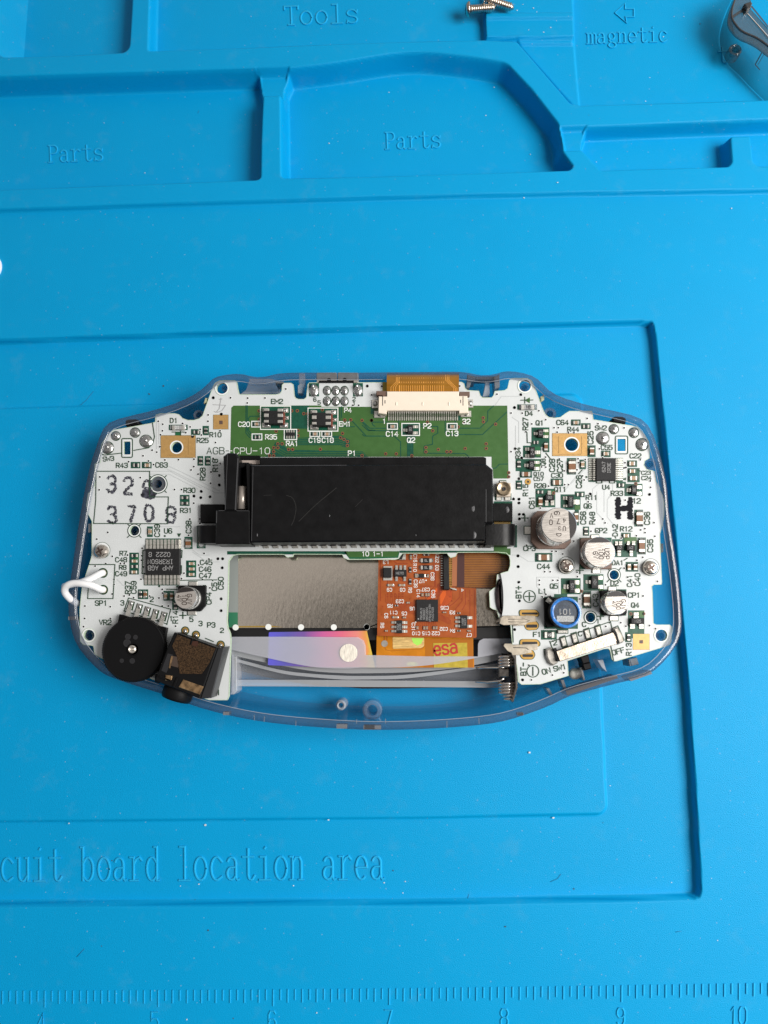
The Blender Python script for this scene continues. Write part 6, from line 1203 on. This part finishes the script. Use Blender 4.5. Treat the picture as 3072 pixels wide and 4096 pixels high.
for x, y in ((706, 1160), (790, 1190), (873, 1220), (957, 1247), (1042, 1272)):
    q = MB(); u = np.array([-.30, 1.0]); w_ = 21
    q.flat(M1((x - 30, y - 10), (x + 34, y + 8), (x + 10, y + 98), (x - 55, y + 80)), ZB - .001, m_ink)
    for s, (t0, z0), (t1, z1_) in ((0, (0, ZB + .03), (62, ZB + .03)), (1, (62, ZB + .03), (92, ZP + .11)), (2, (92, ZP + .11), (150, ZP + .12))):
        V = []
        for t, z_ in ((t0, z0), (t1, z1_)):
            for sd in (-1, 1): V.append((*at([M1(x + u[0] * t + sd * w_, y + u[1] * t + sd * 6)], z_)[0], z_))
        q.add(V, [(2, 3, 1, 0)], m_term)
    q.dome(M1(x - 2, y + 25), 17 * ka, ZB + .03, .03, m_solder, 26 * ka, 12, 3, .1); q.build("lead", vw)
# ------------------------------------------------------------------ headphone jack
zj = ZP + .55
m_bronze = mat("bronze_plate", (.055, .030, .013), .42, metal=.4, var=.95, vscale=42, bump=.2, bscale=30); m_copper = mat("copper_tab", (.36, .23, .12), .28, metal=.8, var=.6, vscale=9)
mb = MB(); mb.prism(B1((1140, 330), (1580, 488), (1400, 1010), (940, 822), (1085, 452)), ZB - .05, zj, m_bsoft, ch=.02); mb.prism(B1((940, 760), (1000, 780), (975, 850), (938, 838)), .6, zj - .1, m_bsoft, ch=.02); jk = mb.build("headphone_jack", con)
mb = MB(); mb.prism(B1((1172, 352), (1312, 405), (1296, 455), (1376, 478), (1390, 432), (1560, 494), (1500, 640), (1420, 755), (1196, 752), (1170, 580), (1120, 470)), zj, zj + .012, m_bronze); mb.build("top_plate", jk)
mb = MB(); mb.prism(rect(B1, 1310, 420, 1385, 480), zj - .0, zj + .004, mat("dark_window", (.05, .018, .01), .3)); mb.prism(B1((1075, 545), (1130, 560), (1080, 700), (1060, 745), (1010, 720)), zj + .001, zj + .005, m_hole); mb.prism(B1((1120, 570), (1215, 590), (1180, 690), (1105, 670)), zj + .001, zj + .006, mat("brown_gap", (.06, .04, .03), .4)); mb.build("opening", jk)
mb = MB(); mb.prism(B1((1230, 812), (1440, 885), (1400, 968), (1182, 890)), zj + .001, zj + .02, m_copper, ch=.01); mb.build("spring_contact", jk); mb = MB(); mb.prism(B1((1048, 765), (1120, 775), (1110, 830), (1045, 822)), zj + .001, zj + .03, m_copper, ch=.015); mb.prism(B1((1110, 570), (1128, 575), (1098, 700), (1085, 690)), zj + .006, zj + .02, m_copper); mb.build("spring_contact", jk); mb = MB(); mb.prism(B1((1510, 570), (1600, 560), (1580, 640), (1500, 620)), ZP + .2, zj - .1, m_copper, ch=.02); mb.build("spring_contact", jk)
mb = MB(); text(mb, "8", B1(1145, 480), 16, zj + .016, m_copper, 15)
for P in (B1((1175, 345), (1318, 398), (1300, 455), (1312, 458), (1332, 402), (1570, 490), (1572, 482), (1180, 336)), B1((1165, 790), (1182, 795), (1140, 890), (1122, 884)), B1((990, 770), (1128, 822), (1120, 840), (985, 790))): mb = MB(); mb.prism(P, zj + .001, zj + .03, m_black, ch=.004); mb.build("top_ridge", jk)
# side wall of the jack, translucent grey
mb = MB(); mb.prism(B1((1582, 492), (1655, 478), (1520, 1000), (1404, 1012)), ZB, zj - .06, mat("smoky_side", (.022, .023, .025), .35), ch=.02); mb.build("side_wall", jk)
mb = MB(); c0 = at([B1(1185, 900)], ZP + .2)[0]; c1 = at([B1(1155, 1012)], ZP + .12)[0]; d_ = (c1 - c0) / np.linalg.norm(c1 - c0); c1 = c0 + d_ * .62
R_ = .335; zz = ZP + .12
mb.tube([(*(c0 - d_ * .2), zz), (*(c0 + d_ * .20), zz), (*(c0 + d_ * .255), zz), (*(c0 + d_ * .26), zz), (*(c0 + d_ * .255), zz), (*(c0 + d_ * .0), zz)], [R_, R_, R_ * .94, R_ * .6, R_ * .55, R_ * .5], m_bsoft, 30); mb.build("barrel", jk)
for x, y in ((1253, 312), (1363, 355), (1615, 456)):
    mb = MB(); mb.disc(B1(x, y), 17, ZB, m_ink, 20); mb.disc(B1(x, y), 13, ZB + .003, m_goldw, 18); mb.dome(B1(x + 3, y + 8), 8.5, ZB + .003, .07, m_solder, 10, 14, 4, .1); mb.build("solder_joint", jk)
# ------------------------------------------------------------------ speaker wires
m_wire = mat("white_wire", (.80, .80, .81), .4)
def wire(pts):
    P = smooth_open([(*at([M1(x, y)], z)[0], z) for x, y, z in pts], 8); mb = MB(); mb.tube(P, .078, m_wire, 12)
    x, y, z = pts[0]; mb.disc(M1(x, y), 20, ZB - .001, m_ink, 24); mb.ring(M1(x, y), 10, 14, ZB + .002, m_gold, 20); mb.build("speaker_wire", con)
wire([(412, 872, ZB + .02), (385, 880, ZP + .14), (300, 925, ZP + .22), (200, 965, ZP + .22), (110, 985, ZP + .10), (20, 1010, .8)])
wire([(415, 1044, ZB + .02), (385, 1040, ZP + .15), (310, 1005, ZP + .30), (220, 985, ZP + .36), (120, 978, ZP + .36), (50, 1000, ZP + .34), (22, 1045, ZP + .28), (40, 1095, ZP + .18), (100, 1155, .95), (165, 1188, .78)])
# ------------------------------------------------------------------ shoulder button switches (black plungers)
for T, P in ((T1, [(640, 590), (660, 578), (745, 575), (775, 585), (775, 625), (640, 650)]), (T4, [(950, 520), (975, 508), (1050, 512), (1080, 528), (1072, 588), (950, 562)])):
    mb = MB(); mb.prism(rrect(T(P), 6), .45, ZP + .03, m_bsoft, ch=.03); mb.build("shoulder_switch", con)
mb = MB(); mb.prism(T4((895, 575), (915, 555), (950, 560), (950, 580)), .6, ZP - .06, m_bsoft); mb.build("shoulder_switch", con)
# greenish glue left at the notches of the shell
m_flux = mat("flux_residue", (.40, .40, .26), .5, var=.4, vscale=20)
for T, P in ((T1, [(1455, 360), (1478, 362), (1468, 410), (1440, 418)]), (T4, [(262, 325), (298, 305), (302, 350), (270, 372)])): mb = MB(); mb.prism(T(P), ZP - .12, ZP - .03, m_flux, ch=.01); mb.build("glue_residue", shell)
# parts of the orange board
ZK = ZX + .004
for a, b, c, d, k in [(130, 374, 210, 402, 'b'), (258, 376, 334, 402, 'b'), (378, 184, 404, 252, 'r'), (376, 314, 404, 386, 'r'), (384, 50, 410, 110, 'b'), (440, 258, 468, 310, 'b'), (574, 264, 600, 306, 'b'), (512, 476, 538, 516, 'b'), (556, 474, 580, 516, 'b'), (584, 474, 608, 516, 'b'), (346, 572, 388, 592, 'b'), (216, 604, 258, 624, 'r'),
                      (186, 732, 262, 756, 'b'), (302, 736, 346, 756, 'b'), (745, 682, 790, 698, 'b'), (906, 688, 946, 708, 'r'), (906, 884, 948, 904, 'r'), (1022, 884, 1060, 904, 'b'), (456, 840, 482, 880, 'b'), (534, 840, 558, 882, 'b'), (564, 840, 586, 882, 'b'), (640, 840, 662, 880, 'b'), (668, 840, 692, 880, 'b'), (108, 884, 142, 904, 'b'), (530, 44, 606, 64, 'r')]:
    chip(Z3, a, b, c, d, k, z=ZK, hgt=.028, parent=con)
for y0 in (94, 172):
    chip(Z3, 492, y0, 644, y0 + 44, 'r', z=ZK, hgt=.06, parent=con, name="diode")
    q = MB(); q.prism(rect(Z3, 528, y0 - 4, 602, y0 + 50), ZK, ZK + .068, m_blackm, ch=.006); text(q, "SL", Z3(566, y0 + 22), 8, ZK + .071, m_grey, 0); q.build("diode", con)
q = MB(); q.prism(rect(Z3, 458, 549, 698, 792), ZK, ZK + .055, m_blackm, ch=.006); q.disc(Z3(480, 762), 3, ZK + .057, m_grey, 10)
for s, x in (("PGC4KLS", 510), ("6CSDG91", 541), ("HXCC2204", 573), ("AP3A232-ER1", 606), ("FACC7C03", 638)): text(q, s, Z3(x, 706 - (12 if len(s) > 8 else 0)), 20 * Z3.k, ZK + .057, m_grey, 90, adv=.92, gw=.62, sw=.14)
q.build("integrated_circuit", con)
ic("integrated_circuit", Z3, (216, 218, 350, 294), [(226, 170, 252, 216), (272, 170, 298, 216), (318, 170, 344, 216), (226, 296, 252, 344), (316, 296, 342, 344)], .07, [("GU3H", 275, 256, 26, 180)], z=ZK)
ic("integrated_circuit", Z3, (240, 778, 300, 920), [(302, 788, 358, 818), (302, 836, 358, 866), (302, 884, 358, 914), (182, 788, 238, 814), (182, 838, 238, 864), (182, 884, 238, 910)], .07, [("223D", 276, 850, 22, 90), ("PSSY", 253, 850, 22, 90)], z=ZK)
ic("integrated_circuit", Z3, (946, 722, 1022, 868), [(1024, 734, 1076, 764), (1024, 828, 1076, 858), (888, 736, 944, 764), (888, 780, 944, 806), (888, 826, 944, 854)], .07, [("34C07", 996, 795, 20, 90), ("1450P", 970, 795, 20, 90)], z=ZK)
ic("transistor", Z3, (486, 262, 544, 306), [(468, 268, 485, 300), (545, 268, 560, 300)], .05, None, z=ZK)
q = MB(); q.prism(Z3((96, 178), (192, 178), (192, 335), (92, 335)), ZK, ZK + .02, m_term); q.prism(rrect(Z3((90, 196), (184, 196), (184, 305), (90, 305)), 5), ZK + .01, ZK + .10, m_blackm, ch=.015); q.build("inductor", con)
q = MB(); q.prism(Z3((280, 30), (340, 30), (338, 108), (262, 108)), ZK, ZK + .08, m_term, ch=.01); q.prism(Z3((255, 30), (320, 30), (300, 100), (262, 104)), ZK + .05, ZK + .10, m_blackm, ch=.01); q.build("inductor", con)
q = MB(); q.prism(Z3((752, 20), (818, 20), (822, 440), (758, 440)), ZK, ZK + .10, m_blackm, ch=.015); fc = q.build("ribbon_connector", con)
for i in range(13): q = MB(); q.prism(rect(Z3, 728, 62 + i * 27, 756, 70 + i * 27), ZK, ZK + .03, m_term); q.build("pin", fc)
for i in range(20): q = MB(); q.prism(rect(Z3, 818, 62 + i * 18, 846, 70 + i * 18), ZK + .02, ZK + .07, m_goldw); q.build("contact", fc)
q = MB(); q.prism(Z3((830, 415), (880, 420), (905, 432), (905, 448), (860, 440)), ZK, ZK + .05, m_term, ch=.01); q.build("anchor_tab", fc)
ROOT = None
# ================================================================== loose things round the console
# screws on the magnetic block
m_brass = mat("yellowed_nickel", (.60, .53, .46), .22, metal=1, var=.2, vscale=9)
def loose_screw(name, head, tip, zh, zt_, rs, rh, label):
    global ROOT
    a = at([head], zh)[0]; b = at([tip], zt_)[0]; A = Vector((*a, zh)); Bv = Vector((*b, zt_)); L = (Bv - A).length; d = (Bv - A).normalized()
    o = root(name, tuple(A), label, "screw", "screws on the magnetic tray")
    mb = MB(); P = []; rr = []; N = 120; turns = 11
    mb.tube([A + d * L * t for t in (0.0, .9, 1.0)], [rs * .82, rs * .82, rs * .4], m_brass, 14); mb.build("shank", o)
    mb = MB(); u = d.orthogonal().normalized(); w = d.cross(u)
    for i in range(N + 1):
        t = i / N; an = t * turns * 2 * math.pi; P.append(A + d * (L * (.08 + .86 * t)) + (u * math.cos(an) + w * math.sin(an)) * rs * .86); rr.append(rs * .30 * (1 if t < .9 else (1 - t) * 8 + .2))
    mb.tube(P, rr, m_brass, 6); mb.build("thread", o)
    mb = MB(); mb.tube([A - d * .10, A - d * .085, A - d * .03, A + d * .015, A + d * .02], [rh * .45, rh * .75, rh * .98, rh, rh * .6], m_brass, 22)
    for k in range(2):
        e = (u if k else w); f = (w if k else u); c = A - d * .1
        V = [c + e * rh * .5 + f * rh * .12, c - e * rh * .5 + f * rh * .12, c - e * rh * .5 - f * rh * .12, c + e * rh * .5 - f * rh * .12]; mb.add([v - d * .006 for v in V] + [v + d * .05 for v in V], [(0, 1, 2, 3), (0, 4, 5, 1), (1, 5, 6, 2), (2, 6, 7, 3), (3, 7, 4, 0)], m_hole)
    mb.build("head", o); ROOT = None
loose_screw("machine_screw", S3(300, 88), S3(550, 72), ZT + .38, ZT + .42, .10, .19, "small screw lying level with its head overhanging the left edge of the ribbed magnetic block")
loose_screw("machine_screw", S3(470, -8), S3(722, 78), ZT + .50, ZT + .42, .10, .20, "small screw pointing down to the right, resting across the other screw")
# smoky clear plastic cover at the right edge
m_smoke = clear("smoky_clear", (.72, .70, .68), (.32, .31, .30), .10, .45, .09, (.32, .31, .30)); m_smoked = clear("smoky_edge", (.25, .24, .235), (.08, .08, .08), .15, .5, .12, (.3, .28, .27))
lw_ = [(1100, -160), (1000, 60), (930, 250), (880, 440), (866, 600), (890, 760), (940, 900), (1040, 1060), (1200, 1215), (1400, 1430), (1660, 1690), (2000, 2030)]
tp_ = [(1150, -180), (1075, -20), (1030, 110), (1008, 250), (1024, 350), (1080, 440), (1160, 530), (1260, 592), (1400, 650), (1520, 715), (1660, 820), (2020, 1100)]
lo_w = np.array(smooth_open([tuple(at([G4(x, y)], ZT + .25)[0]) for x, y in lw_], 6)); hi_w = np.array(smooth_open([tuple(at([G4(x, y)], .68)[0]) for x, y in tp_], 6))
cov = root("plastic_cover", (float(lo_w[:, 0].mean() + .6), float(lo_w[:, 1].mean() + .4), ZT), "smoky clear plastic cover with a curved rim, lying beside the word magnetic", "plastic cover")
mb = MB(); n = len(lo_w); rows = []
for t, k in ((-.12, -.0), (0, 0), (.25, .12), (.55, .42), (.85, .80), (1, 1)):
    z_ = ZT + .02 if t < 0 else ZT + .25 + (.68 - ZT - .25) * t
    base_ = lo_w + (hi_w - lo_w) * (k if t >= 0 else .06); rows.append(np.concatenate([base_, np.full((n, 1), z_)], 1))
mb.add(np.concatenate(rows), [(r * n + i, r * n + i + 1, (r + 1) * n + i + 1, (r + 1) * n + i) for r in range(len(rows) - 1) for i in range(n - 1)], m_smoke, True)
mb.tube([(*p, .68) for p in hi_w], .028, m_smoked, 8); cb = mb.build("cover_wall", cov)
fp_ = [tuple(p) for p in hi_w]; far_ = [tuple(at([G4(x, y)], .5)[0]) for x, y in ((2000, 900), (1660, 480), (1360, 140), (1380, 40), (1300, -150))]
mb = MB(); mb.prismw(fp_ + far_, .42, .47, m_smoke); mb.build("cover_panel", cov)
mb = MB()
for pts, w in (([(1020, 305), (1130, 230), (1250, 165)], 50), ([(1270, 215), (1400, 360), (1660, 680), (1900, 980)], 20), ([(1370, 120), (1500, 280), (1660, 480)], 34)): mb.ribbon(G4(pts), w * .22, .49, m_smoked)
mb.prism(G4((1240, 60), (1340, 20), (1384, 50), (1350, 140), (1290, 160)), .42, .62, m_smoked, ch=.02)
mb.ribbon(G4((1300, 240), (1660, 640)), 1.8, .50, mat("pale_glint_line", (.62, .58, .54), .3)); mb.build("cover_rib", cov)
mb = MB(); mb.ribbon(G4((1545, 945), (1430, 1150), (1508, 1240)), 3.6, .30, m_hole); mb.ribbon(G4((1590, 965), (1480, 1150)), 2.2, .31, m_smoked); mb.build("moulded_arrow", cov)
mb = MB(); c = at([G4(1085, 870)], .30)[0]; mb.lathe(c, [(.17, -.0), (.17, .27), (.14, .30), (.10, .27), (.09, .1)], m_smoke, 24); mb.build("moulded_boss", cov)
ROOT = None
# white disc just reaching in at the left edge
mb = MB(); c = at([(-62, 1068)], .06)[0]; R = abs(at([(3, 1068)], .06)[0][0] - c[0]); mb.lathe(c, [(R, 0.0), (R, .05), (R * .94, .06), (0, .06)], m_wire, 48); dsc = mb.build("plastic_disc")
tag(dsc, "white round disc lying on the flat blue mat at the left edge", "disc")
